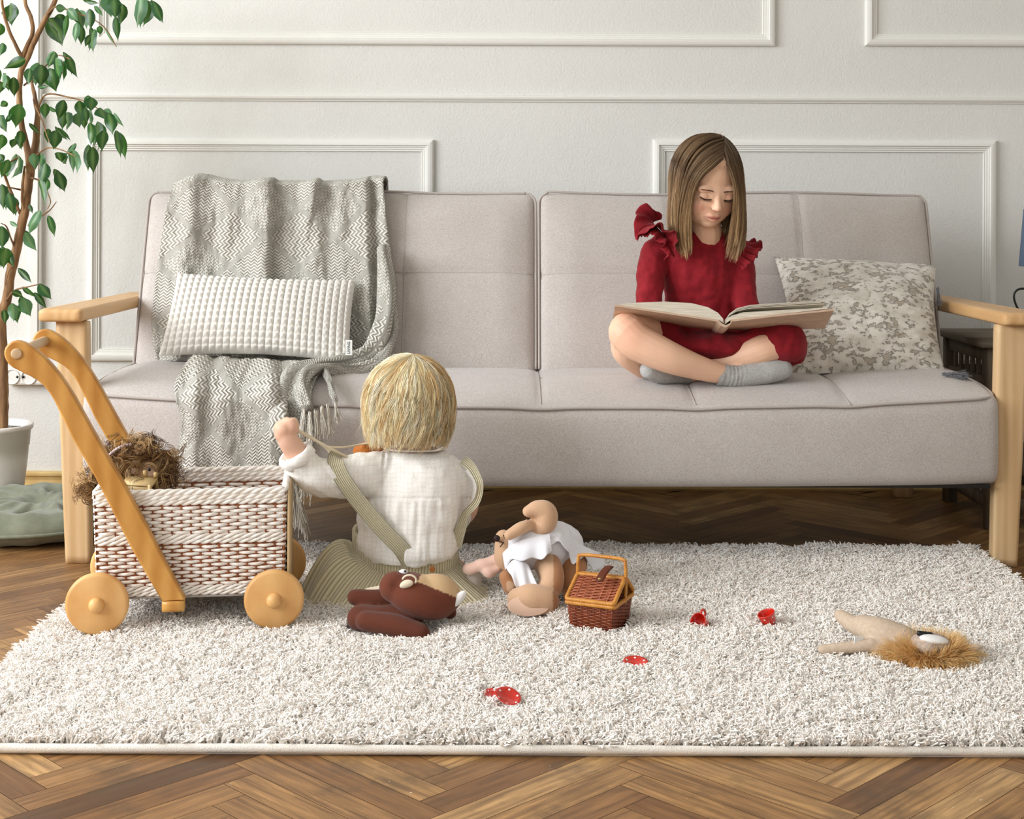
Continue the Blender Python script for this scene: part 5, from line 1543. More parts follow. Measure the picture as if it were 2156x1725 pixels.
# neck and trunk
g_.append(limb([H(0, .018, -.045), P(1488, 488, 3.245), P(1480, 515, 3.272)], [.038, .034, .036]))
def gl_(rows, k=28):
    R_ = []
    for v, u, hw, ry, Yc in rows:
        c = P(u, v, Yc); rx = hw / FPX * Yc
        R_.append([c + [rx * math.cos(q), ry * math.sin(q), 0] for q in np.arange(k) * 2 * PI / k])
    return loft(R_)
g_.append(gl_([(790, 1485, 70, .07, 3.34), (740, 1485, 85, .075, 3.34), (690, 1482, 76, .062, 3.325), (640, 1480, 72, .058, 3.31), (590, 1478, 76, .058, 3.295), (545, 1477, 82, .056, 3.285), (522, 1476, 74, .048, 3.28), (505, 1477, 45, .036, 3.275)]))
# arms down to hands under the book
def arm(pts, r): g_.append(limb(pts, r))
def hand(w, d, sgn):
    """palm and five fingers; w wrist, d pointing direction"""
    d = np.array(d, float); d /= np.linalg.norm(d); sd = np.cross(d, [0, 0, 1]); sd /= np.linalg.norm(sd); up = np.cross(sd, d)
    pc = np.array(w) + d * .028
    g_.append(ball(pc, 1, 14, np.stack([sd, d, up], 1) @ np.diag([.024, .030, .0105])))
    for i, (o, L) in enumerate(((-.0165, .032), (-.0055, .037), (.0055, .035), (.0165, .027))):
        b = pc + sd * o + d * .024
        g_.append(limb([b, b + d * L * .45 + up * .004, b + d * L * .8 + up * .013, b + d * L * .9 + up * .021], [.0062, .0058, .0052, .0045], 8, 12))
    b = pc + sd * sgn * .022 - d * .008
    g_.append(limb([b, b + sd * sgn * .012 + d * .012 + up * .006, b + sd * sgn * .014 + d * .026 + up * .010], [.0078, .0068, .0055], 8, 10))
arm([P(1392, 520, 3.275), P(1372, 570, 3.26), P(1368, 650, 3.235)], [.030, .026, .022])
arm([P(1368, 652, 3.235), P(1392, 668, 3.235), P(1415, 668, 3.225)], [.021, .018, .0145])
hand(P(1417, 669, 3.222), (.35, -1, .05), 1)
arm([P(1560, 535, 3.285), P(1568, 590, 3.27), P(1576, 655, 3.245)], [.028, .025, .022])
arm([P(1576, 656, 3.245), P(1582, 668, 3.24), P(1584, 672, 3.225)], [.021, .018, .0145])
hand(P(1584, 673, 3.222), (.05, -1, .03), -1)
# crossed legs
kL, kR = P(1322, 702, 3.115), P(1645, 722, 3.155)
g_.append(limb([P(1432, 742, 3.335), P(1372, 712, 3.22), kL + [.004, .012, .002]], [.062, .056, .046], 18))
g_.append(limb([P(1542, 742, 3.335), P(1606, 716, 3.23), kR + [0, .010, .0]], [.060, .054, .040], 18))
g_.append(limb([kL, P(1345, 722, 3.105), P(1408, 752, 3.10), P(1470, 774, 3.115), P(1528, 790, 3.135)], [.0435, .0410, .0355, .0275, .0215], 18))
g_.append(limb([kL + [-.002, .01, -.012], P(1322, 740, 3.15), P(1352, 772, 3.19)], [.036, .034, .026], 16))
g_.append(limb([kR, P(1600, 738, 3.155), P(1535, 762, 3.18), P(1450, 786, 3.195)], [.034, .032, .028, .022], 18))
g_.append(limb([P(1528, 790, 3.135), P(1580, 790, 3.15), P(1630, 782, 3.15)], [.021, .022, .02], 14))
g_.append(limb([P(1450, 786, 3.195), P(1410, 784, 3.17), P(1372, 780, 3.14)], [.021, .022, .018], 14))
gV, gF = blob(g_, .0025, 3)
# skin tones: lips, cheeks, knees
L_ = (gV - HC) @ HR
base = np.tile(np.array(lin((246, 202, 172))[:3]), (len(gV), 1))
def tint(w, c, k): 
    global base
    w = np.clip(w * k, 0, 1)[:, None]; base = base * (1 - w) + np.array(lin(c)[:3]) * w
face_ = L_[:, 1] < -.02
for s in (-1, 1): tint(np.exp(-(((L_[:, 0] - s * .032) / .017) ** 2 + ((L_[:, 2] + .040) / .015) ** 2)) * face_, (226, 150, 128), .55)
for s in (-1, 1): tint(np.exp(-(((L_[:, 0] - s * .0275) / .013) ** 2 + ((L_[:, 2] + .003) / .008) ** 2)) * face_, (206, 146, 120), .35)
lipw = np.exp(-((L_[:, 0] / .0165) ** 4)) * np.exp(-(((L_[:, 2] + .0568) / .0058) ** 4)) * (L_[:, 1] < -.066)
tint(lipw, (196, 108, 98), .85)
tint(np.exp(-((L_[:, 0] / .019) ** 4)) * np.exp(-(((L_[:, 2] + .0574) / .0009) ** 2)) * (L_[:, 1] < -.066), (118, 56, 52), .95)
tint(np.exp(-(((np.abs(L_[:, 0]) - .0055) / .0022) ** 2 + ((L_[:, 2] + .0385) / .0020) ** 2)) * (L_[:, 1] < -.08), (140, 82, 66), .9)
tint(np.exp(-(((L_[:, 0]) / .008) ** 2 + ((L_[:, 2] + .033) / .006) ** 2)) * (L_[:, 1] < -.088), (236, 168, 146), .4)
for q, r in ((kL, .04), (kR, .03)): tint(np.exp(-((np.linalg.norm(gV - q - [0, -.03, 0], axis=1) / r) ** 2)), (226, 160, 132), .5)
base *= (1 + .05 * vnoise(gV, 40, 3))[:, None]
mesh('body', gV, gF, m_skin2, girl, col=base)
# lashes and brows lie on the face: find its front surface
sel = (L_[:, 1] < -.02)
FX, FZ, FYv = L_[sel, 0], L_[sel, 2], L_[sel, 1]
def surf(x, z):
    d = (FX - x) ** 2 + (FZ - z) ** 2; i = np.argsort(d)[:6]
    return FYv[i].mean()
def facepts(xz, lift=.0006): return np.array([H(x, surf(x, z) - lift, z) for x, z in xz])
m_lash = mat('dark_eyelashes', (52, 34, 26), .7)
m_brow = mat('brown_eyebrows', (112, 80, 56), .8)
for s in (-1, 1):
    xz = [(s * (.0275 + .0128 * q), -.0125 - .0035 * (1 - q * q) + .0015 * q) for q in np.linspace(-1, 1, 13)]
    q = facepts(xz, .0005)
    la = MB().tube(q, [.0006] + [.0012] * 6 + [.0014] * 5 + [.0008], 6)
    for i in range(1, 13):
        for k in range(2):
            b = q[i] * (1 - k * .5) + q[i - 1] * k * .5; f = (i - 6) / 6
            tip = b + HR @ np.array([s * .0016 * f + .0, -.0035, -.0042]); mid = (b + tip) / 2 + HR @ np.array([0, -.0006, -.0008])
            la.tube([b, mid, tip], [.00032, .00026, .00012], 4)
    la.build('eyelashes', m_lash, girl)
    crs = facepts([(s * (.0275 + .0125 * q), -.0015 + .0022 * (1 - q * q)) for q in np.linspace(-1, 1, 9)], -.0001)
    MB().tube(crs, .00035, 5).build('eyelid_crease', mat('lid_crease', (168, 112, 92), .7), girl)
    bp_ = []; 
    rgb = np.random.default_rng(5 + s)
    for i in range(130):
        q = rgb.uniform(-1, 1); th_b = .0020 * (1 - .5 * q)
        x = s * (.028 + .0165 * q); z = .0040 + .0016 * (1 - q * q) + .0012 * q + rgb.uniform(-1, 1) * th_b * .6
        p0, p1 = facepts([(x, z)], .0004)[0], facepts([(x + s * .0038, z + .0009 * (1 - q) - .0006)], .0008)[0]
        bp_.append([p0, (p0 + p1) / 2 + HR @ np.array([0, -.0003, .0002]), p1])
    strands('eyebrow', bp_, .00034, m_brow, girl, r1=.0001)
# --- dress
d_ = [gl_([(800, 1485, 92, .082, 3.335), (760, 1485, 98, .085, 3.33), (700, 1482, 92, .074, 3.32), (640, 1480, 80, .068, 3.305), (590, 1478, 81, .067, 3.29), (545, 1477, 87, .064, 3.282), (522, 1476, 82, .058, 3.278), (508, 1477, 68, .053, 3.274), (496, 1479, 54, .047, 3.270), (488, 1480, 46, .042, 3.268)])]
d_.append(limb([P(1398, 520, 3.272), P(1376, 545, 3.262), P(1369, 600, 3.245), P(1369, 640, 3.236), P(1382, 662, 3.232)], [.033, .035, .032, .030, .024], 16))
d_.append(limb([P(1556, 535, 3.282), P(1562, 570, 3.272), P(1566, 620, 3.256), P(1573, 650, 3.245), P(1578, 664, 3.24)], [.029, .031, .029, .028, .024], 16))
d_.append(limb([P(1445, 735, 3.31), P(1400, 712, 3.245), P(1372, 706, 3.205)], [.072, .066, .058], 18))
d_.append(limb([P(1530, 738, 3.32), P(1600, 712, 3.23), P(1640, 718, 3.17), P(1658, 722, 3.158)], [.066, .056, .050, .0455], 18))
d_.append(ball(P(1500, 726, 3.235), (.125, .095, .036), 24))
d_.append(limb([P(1395, 715, 3.19), P(1500, 742, 3.19), P(1610, 718, 3.18)], [.034, .026, .034], 16))
d_.append(limb([P(1640, 716, 3.18), P(1666, 726, 3.18), P(1668, 745, 3.195)], [.044, .038, .028], 14))
d_.append(limb([P(1400, 745, 3.30), P(1350, 782, 3.235)], [.040, .014], 12))
V, Fc = blob(d_, .0032, 8)
V, _n = displace(V, Fc, 1.0, .0042 * vnoise(V * np.array([1.0, .6, .35]), 42, 3) + .0022 * vnoise(V * np.array([1.0, .6, 1.4]), 34, 12) + .0015 * vnoise(V, 70, 8))
mesh('dress', V, Fc, m_red, girl)
def ruffle(base, outer, seed, waves=6, amp=.0065):
    n, m_ = 120, 14
    a = spline(np.array([P(*p) for p in base]), n); b = spline(np.array([P(*p) for p in outer]), n)
    V = []; 
    for j in range(m_):
        s = j / (m_ - 1); c = a * (1 - s) + b * s
        T = np.gradient(c, axis=0); T /= np.linalg.norm(T, axis=1, keepdims=True) + 1e-9
        O = b - a; O /= np.linalg.norm(O, axis=1, keepdims=True) + 1e-9
        N = np.cross(T, O); N /= np.linalg.norm(N, axis=1, keepdims=True) + 1e-9
        ph = np.linspace(0, waves * 2 * PI, n)
        w = amp * s ** .8 * (np.sin(ph + .8 * np.sin(ph * .37 + seed)) + .4 * np.sin(ph * 2.3 + seed))
        V.append(c + N * (w + .010 * math.sin(s * PI * .8))[:, None] - O * 0 )
    o = mesh('shoulder_ruffle', np.array(V).reshape(-1, 3), grid_faces(m_, n), m_red, girl)
    md = o.modifiers.new('t', 'SOLIDIFY'); md.thickness = .0014; md.offset = 0
ruffle([(1402, 534, 3.212), (1402, 510, 3.212), (1396, 492, 3.218), (1387, 480, 3.225), (1378, 474, 3.25), (1374, 470, 3.28), (1380, 466, 3.30), (1392, 462, 3.312)],
       [(1408, 540, 3.195), (1424, 510, 3.178), (1404, 492, 3.172), (1372, 482, 3.18), (1344, 512, 3.215), (1333, 466, 3.262), (1350, 432, 3.292), (1384, 448, 3.31)], 1)
ruffle([(1402, 524, 3.215), (1398, 500, 3.216), (1390, 486, 3.222), (1380, 476, 3.24), (1376, 470, 3.27)],
       [(1398, 548, 3.20), (1388, 515, 3.195), (1366, 500, 3.20), (1350, 500, 3.225), (1344, 480, 3.262)], 4, 5)
ruffle([(1548, 556, 3.205), (1553, 532, 3.205), (1560, 516, 3.222), (1566, 508, 3.26), (1562, 503, 3.295)],
       [(1560, 566, 3.195), (1584, 550, 3.188), (1597, 528, 3.20), (1604, 507, 3.245), (1580, 499, 3.295)], 2, 5)
# --- socks
for pts, r in (([P(1518, 789, 3.132), P(1552, 793, 3.140), P(1585, 788, 3.146), P(1622, 781, 3.150), P(1645, 777, 3.152)], [.0235, .0245, .0265, .0275, .0245]),
               ([P(1452, 788, 3.200), P(1420, 787, 3.178), P(1390, 784, 3.152), P(1368, 778, 3.135)], [.0225, .0240, .0255, .0225])):
    V, Fc = blob([limb(pts, r, 20)], .0025, 3)
    ax = pts[1] - pts[0]; ax /= np.linalg.norm(ax); q = (V - pts[0]) @ ax
    V, _n = displace(V, Fc, 1.0, .0009 * np.sin(q * 700) * np.exp(-((q - .028) / .02) ** 2) + .0008 * vnoise(V, 60, 2))
    sk_ = mesh('sock', V, Fc, m_sockg, girl)
    c0, c1 = pts[0] - ax * .012, pts[0]
    MB().tube([c0, c0 * .5 + c1 * .5, c1], [r[0] + .0009] * 3, 24, cap=False).build('cuff', m_sockg, sk_)
# --- hair: long, straight, parted
m_hair2 = NT('light_brown_hair'); m_hair2.color(m_hair2.add('ShaderNodeVertexColor', layer_name='col').outputs[0]); m_hair2.b.inputs['Roughness'].default_value = .38; m_hair2.b.inputs['Specular IOR Level'].default_value = .5; m_hair2 = m_hair2.m
cv, cf = blob([ball(H(0, .008, .022), (.0745, .0870, .0815), 30, HR), ball(H(0, .0, .064), (.060, .072, .034), 24, HR), ball(H(0, .045, -.045), (.056, .045, .060), 24, HR), limb([H(.038, .030, -.030), P(1536, 470, 3.262), P(1526, 515, 3.245)], [.024, .020, .014]), limb([H(-.038, .030, -.030), P(1448, 470, 3.262), P(1450, 515, 3.245)], [.024, .020, .014])], .004, 4)
Lc = (cv - HC) @ HR
keepv = ~((Lc[:, 1] < -.005) & (Lc[:, 2] < .082 - .75 * np.abs(Lc[:, 0] - .006) - np.where(Lc[:, 1] > -.03, .02, 0)) )
idx = -np.ones(len(cv), int); idx[keepv] = np.arange(keepv.sum())
cf2 = [tuple(idx[i] for i in f) for f in cf if all(keepv[i] for i in f)]
hair_g = mesh('hair', cv[keepv], cf2, m_hair2, girl, col=colmix(keepv.sum(), (78, 58, 40), (96, 74, 52)))
def PP(l): return np.array([P(*x) for x in l])
GL = [PP([(1520, 336, 3.150), (1503, 352, 3.135), (1478, 372, 3.132), (1458, 408, 3.146), (1450, 475, 3.175), (1452, 525, 3.190), (1450, 556, 3.195)]),
      PP([(1517, 322, 3.175), (1493, 334, 3.152), (1462, 364, 3.150), (1447, 412, 3.160), (1440, 475, 3.180), (1444, 520, 3.190), (1446, 552, 3.195)]),
      PP([(1512, 304, 3.215), (1476, 308, 3.190), (1446, 345, 3.185), (1428, 400, 3.190), (1424, 460, 3.200), (1434, 515, 3.200), (1442, 550, 3.200)]),
      PP([(1510, 295, 3.245), (1470, 297, 3.225), (1436, 335, 3.220), (1418, 395, 3.225), (1406, 455, 3.230), (1418, 510, 3.215), (1436, 546, 3.205)]),
      PP([(1510, 291, 3.270), (1472, 294, 3.262), (1440, 328, 3.262), (1424, 390, 3.268), (1416, 455, 3.268), (1424, 505, 3.25), (1434, 535, 3.235)]),
      PP([(1512, 292, 3.290), (1480, 297, 3.300), (1452, 335, 3.305), (1438, 400, 3.300), (1436, 460, 3.295), (1442, 510, 3.29), (1446, 535, 3.285)]),
      PP([(1512, 298, 3.300), (1485, 325, 3.300), (1462, 390, 3.280), (1456, 455, 3.250), (1458, 490, 3.230), (1460, 512, 3.22), (1462, 530, 3.215)])]
GR = [PP([(1518, 326, 3.165), (1530, 345, 3.145), (1543, 380, 3.142), (1549, 420, 3.155), (1546, 470, 3.175), (1538, 520, 3.190), (1528, 556, 3.195)]),
      PP([(1518, 314, 3.185), (1535, 328, 3.165), (1551, 368, 3.160), (1556, 420, 3.165), (1554, 475, 3.180), (1547, 525, 3.190), (1538, 562, 3.195)]),
      PP([(1518, 302, 3.215), (1541, 312, 3.195), (1559, 358, 3.190), (1563, 420, 3.195), (1563, 480, 3.200), (1556, 525, 3.200), (1545, 560, 3.200)]),
      PP([(1518, 294, 3.245), (1540, 302, 3.230), (1559, 350, 3.225), (1564, 415, 3.230), (1565, 475, 3.230), (1560, 520, 3.215), (1552, 552, 3.205)]),
      PP([(1516, 291, 3.275), (1538, 300, 3.270), (1555, 345, 3.270), (1561, 410, 3.270), (1560, 470, 3.265), (1552, 515, 3.25), (1545, 540, 3.24)]),
      PP([(1514, 292, 3.292), (1532, 300, 3.302), (1545, 345, 3.305), (1548, 410, 3.30), (1544, 465, 3.29), (1534, 505, 3.275), (1524, 522, 3.265)]),
      PP([(1514, 298, 3.300), (1528, 325, 3.300), (1540, 390, 3.275), (1531, 450, 3.255), (1520, 482, 3.240), (1514, 506, 3.225), (1510, 530, 3.212)])]
rg_ = np.random.default_rng(21); paths = []; cols_ = []
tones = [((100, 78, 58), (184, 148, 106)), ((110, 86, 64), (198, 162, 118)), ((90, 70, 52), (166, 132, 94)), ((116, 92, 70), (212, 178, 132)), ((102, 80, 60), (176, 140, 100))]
for G in (GL, GR):
    G = np.array(G)
    for i in range(170):
        x = rg_.uniform(0, len(G) - 1.001); k = int(x); f = x - k
        p = spline(G[k] * (1 - f) + G[k + 1] * f, 22)
        L = rg_.uniform(.82, 1.0)
        # lie just outside the skull
        q = (p - HC) @ HR; c0_ = np.array([0, .008, .020]); rr_ = np.array([.0775, .0900, .0860]) + rg_.uniform(0, .006)
        dd = np.linalg.norm((q - c0_) / rr_, axis=1); out_ = dd < 1
        q[out_] = c0_ + (q[out_] - c0_) / dd[out_][:, None]
        p = q @ HR.T + HC
        for _k in range(3): p[1:-1] = (p[:-2] + p[1:-1] * 2 + p[2:]) / 4
        t_ = np.linspace(0, 1, 22)[:, None]
        p = p + rg_.normal(0, .0048, 3) * t_ ** 1.5 + np.array([.0034, 0, 0]) * np.sin(t_ * rg_.uniform(4, 9) + rg_.uniform(0, 6)) * t_
        p = p[:max(8, int(22 * L))]; ii = np.linspace(0, len(p) - 1, 20); i0 = np.minimum(ii.astype(int), len(p) - 2); ff = (ii - i0)[:, None]
        paths.append(p[i0] * (1 - ff) + p[i0 + 1] * ff)
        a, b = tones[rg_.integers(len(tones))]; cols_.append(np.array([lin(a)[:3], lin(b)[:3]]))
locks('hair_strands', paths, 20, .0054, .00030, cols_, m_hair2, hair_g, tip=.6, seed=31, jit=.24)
fl = []
for i in range(46):
    b = paths[rg_.integers(len(paths) // 2)] if i < 26 else paths[rg_.integers(len(paths))]
    k = rg_.integers(6, 14); s_ = b[k:k + 6]; off = rg_.normal(0, .012, 3) + [-.012 if i < 26 else 0, 0, 0]
    tt_ = np.linspace(0, 1, 10); i0 = np.minimum((tt_ * (len(s_) - 1)).astype(int), len(s_) - 2); ff = (tt_ * (len(s_) - 1) - i0)[:, None]
    fl.append(s_[i0] * (1 - ff) + s_[i0 + 1] * ff + off * (tt_ ** 1.6)[:, None])
for i in range(14):
    b = H(.012 + rg_.normal(0, .012), .0 + rg_.normal(0, .01), .103); tt_ = np.linspace(0, 1, 10)[:, None]; e = rg_.normal(0, .012, 3)
    fl.append(b + np.array([0, 0, .014]) * np.sin(tt_ * 2.6) * rg_.uniform(.3, 1) + e * tt_)
strands('flyaway_hair', fl, .00024, m_hair2, hair_g, cols=colmix(len(fl), (110, 84, 56), (180, 146, 100)))

# ================================================================ OPEN BOOK
m_cover = mat('book_cloth_cover', (214, 186, 162), .7, (204, 174, 150), 70, bump=.15, bscale=700)
m_page = mat('book_pages', (236, 228, 212), .8)
m_edge = NT('page_edges'); t = m_edge
t.color(t.ramp(t.noise(t.coord((1, 1, 60)), 26, 2, .5), [(.35, (206, 196, 176)), (.65, (236, 229, 214))])); t.b.inputs['Roughness'].default_value = .8; m_edge = t.m
book = root('open_book', P(1522, 685, 3.15), 'large open hardback book with pale cover held across the reading girl\'s knees', 'book')
DV = P(1517, 694, 3.215) - P(1528, 676, 3.05)
DVL, DVR = P(1292, 668, 3.20) - P(1296, 642, 3.05), P(1735, 689, 3.135) - P(1755, 651, 3.05)
def dvec(u):
    w = np.clip(np.array([(1528 - u) / 232, (u - 1528) / 227]), 0, 1)
    return DV * (1 - w.sum()) + DVL * w[0] + DVR * w[1]
def slab(sec, d0, d1, m, name, parent, shrink=0.0):
    """section (photo points on the near edge plane) swept along the depth of the book"""
    a = np.array([P(u, v, 3.05) for u, v in sec]); n = len(a); c = a.mean(0)
    D_ = np.array([dvec(u) for u, v in sec]); rings = [a + d0 * D_, a + (d0 * .5 + d1 * .5) * D_, a + d1 * D_]
    V = np.vstack(rings); Fc = grid_faces(3, n, False, True) + [tuple(range(n))[::-1], tuple(2 * n + i for i in range(n))]
    o = mesh(name, V, Fc, m, parent, False)
    bm = bmesh.new(); bm.from_mesh(o.data); bmesh.ops.recalc_face_normals(bm, faces=bm.faces); bm.to_mesh(o.data); bm.free()
    return o
slab([(1296, 641), (1410, 658), (1513, 673.5), (1512, 677.5), (1410, 662), (1295, 645)], 0, 1, m_cover, 'cover', book)
slab([(1538, 673), (1640, 662), (1755, 650.5), (1756, 654.5), (1640, 666), (1539, 677.5)], 0, 1, m_cover, 'cover', book)
slab([(1511, 674), (1522, 682), (1528, 685), (1538, 680), (1540, 673.5), (1541, 678), (1537, 684.5), (1528, 690), (1517, 686), (1509, 677)], -.005, 1.005, m_cover, 'spine', book)
slab([(1306, 640), (1340, 636.5), (1400, 634.5), (1455, 637.5), (1490, 646), (1512, 658), (1523, 671), (1524, 680), (1516, 675.5), (1410, 657), (1306, 642)], .03, .97, m_edge, 'page_block', book)
slab([(1527, 682), (1528, 671), (1541, 664), (1565, 657), (1620, 653.5), (1700, 649), (1742, 646.5), (1744, 649), (1640, 661), (1539, 673)], .03, .97, m_edge, 'page_block', book)
for k, (dv, du) in enumerate(((0, 0), (1.6, 3), (3.6, -6), (6.2, 2), (9.5, -14))):
    top_ = [(1528, 672 + dv * .2), (1536, 660 + dv * .5), (1552, 648.5 + dv * .8), (1580, 641.5 + dv), (1640, 637.5 + dv), (1735 + du, 632 + dv)]
    if k == 4: top_ = [(1528, 674), (1538, 666), (1560, 658), (1600, 655), (1660, 652), (1712, 649)]
    low = [(u, v + .9) for u, v in top_[::-1]]
    slab(top_ + low, .03, .97, m_page, 'page', book)
m_print = mat('printed_ink', (150, 140, 134), .8)
# ================================================================ TOYS ON THE RUG
def pxu(V):
    V = np.asarray(V); return PU + V[:, 0] / V[:, 1] * FPX, PV + (CAMH - V[:, 2]) / V[:, 1] * FPX
m_brown = mat('brown_plush', (104, 58, 42), .95, attr='col', sheen=.12, bump=.4, bscale=500)
m_plush = mat('beige_plush', (206, 166, 132), .95, attr='col', sheen=.25, bump=.35, bscale=500)
m_felt = mat('cream_felt', (226, 212, 188), .95, bump=.3, bscale=500)
m_whitefelt = mat('white_felt', (236, 234, 232), .95)
# ---- brown bear lying face up against the skirt
bear = root('plush_bear', P(850, 1290, 2.55), 'dark brown plush bear with tan muzzle stripe slumped behind the toddler on the rug', 'plush toy')
body = blob([limb([P(758, 1302, 2.545), P(800, 1305, 2.540), P(862, 1300, 2.545)], [.0240, .0250, .0270]),
             limb([P(748, 1258, 2.575), P(790, 1262, 2.575), P(835, 1258, 2.58)], [.0150, .0175, .0180]),
             limb([P(770, 1308, 2.52), P(830, 1318, 2.51), P(884, 1334, 2.50)], [.018, .0205, .0185]),
             limb([P(930, 1275, 2.57), P(948, 1290, 2.57)], [.018, .012])], .003, 4)
mesh('body', body[0], body[1], m_brown, bear, col=np.tile(lin((96, 50, 34)), (len(body[0]), 1)))
Rh = rotm(y=math.radians(17))
hv, hf = blob([ball(P(886, 1256, 2.545), (.066, .046, .038), 28, Rh), ball(P(832, 1236, 2.545), (.029, .030, .028), 20), ball(P(920, 1252, 2.55), (.045, .040, .036), 22, Rh), ball(P(880, 1228, 2.55), (.036, .030, .016), 18, Rh)], .003, 6)
U, Vv = pxu(hv)
X6, Y6 = (U - 720) * 6.34, (Vv - 1160) * 6.34
patch = (Y6 < 420 + (X6 - 1030) * .40) & (X6 > 1030 + (420 - Y6) * .45) 
seam = np.minimum(np.abs(Y6 - 420 - (X6 - 1030) * .40), np.abs(X6 - 1030 - (420 - Y6) * .45))
col = np.where(patch[:, None], np.array(lin((206, 172, 130))), np.array(lin((106, 55, 37))))
dk = np.exp(-(((X6 - 690) / 60) ** 2 + ((Y6 - 460) / 75) ** 2))[:, None]
col[:, :3] = col[:, :3] * (1 - .35 * dk)
mesh('head', hv, hf, m_brown, bear, col=col)
MB().put(*ball(P(849.5, 1204.5, 2.548), (.0085, .006, .0048), 14)).build('eye_patch', m_whitefelt, bear)
MB().put(*ball(P(853, 1203, 2.542), (.0024, .002, .0018), 10)).build('pupil', m_black, bear)
def ear(c, L, w, ang, m, parent, th=.004, yaw=.2, name='ear'):
    V, Fc = ball((0, 0, 0), (w, th, L), 20)
    V[:, 1] += .35 * V[:, 0] ** 2 / w
    R = rotm(y=ang) @ rotm(z=yaw)
    return MB().put(V @ R.T + c, Fc).build(name, m, parent)
ear(P(856, 1231, 2.508), .0125, .0075, math.radians(72), m_felt, bear)
tb_ = P(862, 1222, 2.512); MB().tube([tb_ + [.012 * math.cos(q), 0, .009 * math.sin(q)] for q in np.linspace(-.6, 3.0, 16)], .0018, 8).build('ear_rim', m_felt, bear)
ear(P(966, 1262, 2.53), .0185, .0085, math.radians(40), m_whitefelt, bear)
MB().put(*limb([P(775, 1245, 2.585), P(812, 1240, 2.585)], [.006, .008])).build('arm_lining', m_felt, bear)
PRESS += [(bear.location.x - .05, 2.53, .05, .010), (bear.location.x + .02, 2.52, .05, .010)]

# ---- bunny in a white dress, folded over
bun = root('plush_bunny', P(1130, 1270, 2.72), 'beige plush bunny in a white dress folded over on the rug beside the picnic basket', 'plush toy')
bp = [limb([P(1060, 1133, 2.735), P(1074, 1148, 2.745), P(1092, 1160, 2.755)], [.0165, .032, .036]),   # head, muzzle up left
      limb([P(1062, 1150, 2.73), P(1066, 1175, 2.73), P(1072, 1190, 2.74)], [.020, .024, .020]),
      limb([P(1100, 1155, 2.76), P(1140, 1150, 2.78), P(1182, 1160, 2.80)], [.036, .044, .045]),       # trunk
      limb([P(1072, 1127, 2.70), P(1098, 1112, 2.71), P(1122, 1104, 2.73)], [.0105, .0125, .0095]),    # folded ear
      limb([P(1132, 1120, 2.735), P(1148, 1100, 2.735), P(1147, 1080, 2.735), P(1130, 1073, 2.73), P(1112, 1077, 2.725)], [.0165, .0225, .0235, .0180, .0115]),  # raised ear
      limb([P(1138, 1170, 2.755), P(1158, 1200, 2.71), P(1160, 1232, 2.68), P(1140, 1258, 2.665)], [.026, .0255, .0235, .0230]),
      limb([P(1092, 1262, 2.655), P(1115, 1262, 2.65), P(1148, 1266, 2.65)], [.0225, .0290, .0270], flat=1.0),
      limb([P(1186, 1152, 2.80), P(1205, 1185, 2.77), P(1202, 1225, 2.745), P(1206, 1256, 2.73)], [.033, .030, .0225, .0190]),
      limb([P(1066, 1216, 2.70), P(1078, 1234, 2.70), P(1086, 1240, 2.70)], [.0145, .0185, .014])]
V, Fc = blob(bp, .003, 5)
col = np.tile(lin((214, 174, 140)), (len(V), 1)); U, Vv = pxu(V)
br = ((U > 1168) & (Vv > 1130)) | ((U < 1096) & (Vv > 1198) & (Vv < 1250) & (V[:, 1] > 2.685))
col[br, :3] = lin((186, 132, 92))[:3]
mesh('body', V, Fc, m_plush, bun, col=col)
# sole of the near foot
q = np.linspace(0, 2 * PI, 40, endpoint=False); sc = P(1112, 1278, 2.621)
rings = [[sc + [.0385 * k * math.cos(a), .006 - .004 * (1 - k * k) + .010 * k * math.sin(a) * .6, .0175 * k * math.sin(a)] for a in q] for k in (.02, .35, .7, .93, 1.0)]
V, Fc = loft(rings, False); V = V + 0
MB().put(V, Fc).build('foot_sole', mat('pink_sole', (238, 200, 176), .9, sheen=.5), bun)
MB().put(*ball(P(1046, 1134, 2.712), (.0065, .005, .0065), 14)).build('nose', mat('dark_nose', (52, 34, 32), .6), bun)
stt = MB()
for a, b in (((1050, 1140), (1060, 1143)), ((1060, 1143), (1053, 1152)), ((1060, 1127), (1062, 1133))):
    stt.tube([P(a[0], a[1], 2.712), P((a[0] + b[0]) / 2, (a[1] + b[1]) / 2, 2.706), P(b[0], b[1], 2.708)], .0011, 6)
stt.build('mouth_stitch', mat('dark_thread', (60, 40, 36), .8), bun)
m_dressw = mat('white_cotton', (240, 240, 246), .85, bump=.25, bscale=500)
def sheet(top, bot, m, parent, name, seed=0, amp=.004, n=60, k=16):
    a = spline(np.array([P(*p) for p in top]), n); b = spline(np.array([P(*p) for p in bot]), n)
    V = []
    for j in range(k):
        s = j / (k - 1); c = a * (1 - s) + b * s; ph = np.linspace(0, 5 * PI, n)
        c = c + np.stack([0 * ph, -amp * s * np.sin(ph + seed) - .006 * math.sin(s * PI), amp * .5 * s * np.cos(ph * 1.3 + seed)], 1)
        V.append(c)
    o = mesh(name, np.array(V).reshape(-1, 3), grid_faces(k, n), m, parent)
    md = o.modifiers.new('t', 'SOLIDIFY'); md.thickness = .0012; md.offset = 0
    return o
V, Fc = blob([limb([P(1078, 1168, 2.745), P(1092, 1158, 2.74), P(1120, 1150, 2.75), P(1152, 1147, 2.765), P(1180, 1150, 2.79)], [.026, .0385, .045, .049, .046])], .003, 4)
V, _n = displace(V, Fc, .0028, vnoise(V * np.array([1, 1, .5]), 55, 2))
mesh('dress', V, Fc, m_dressw, bun)
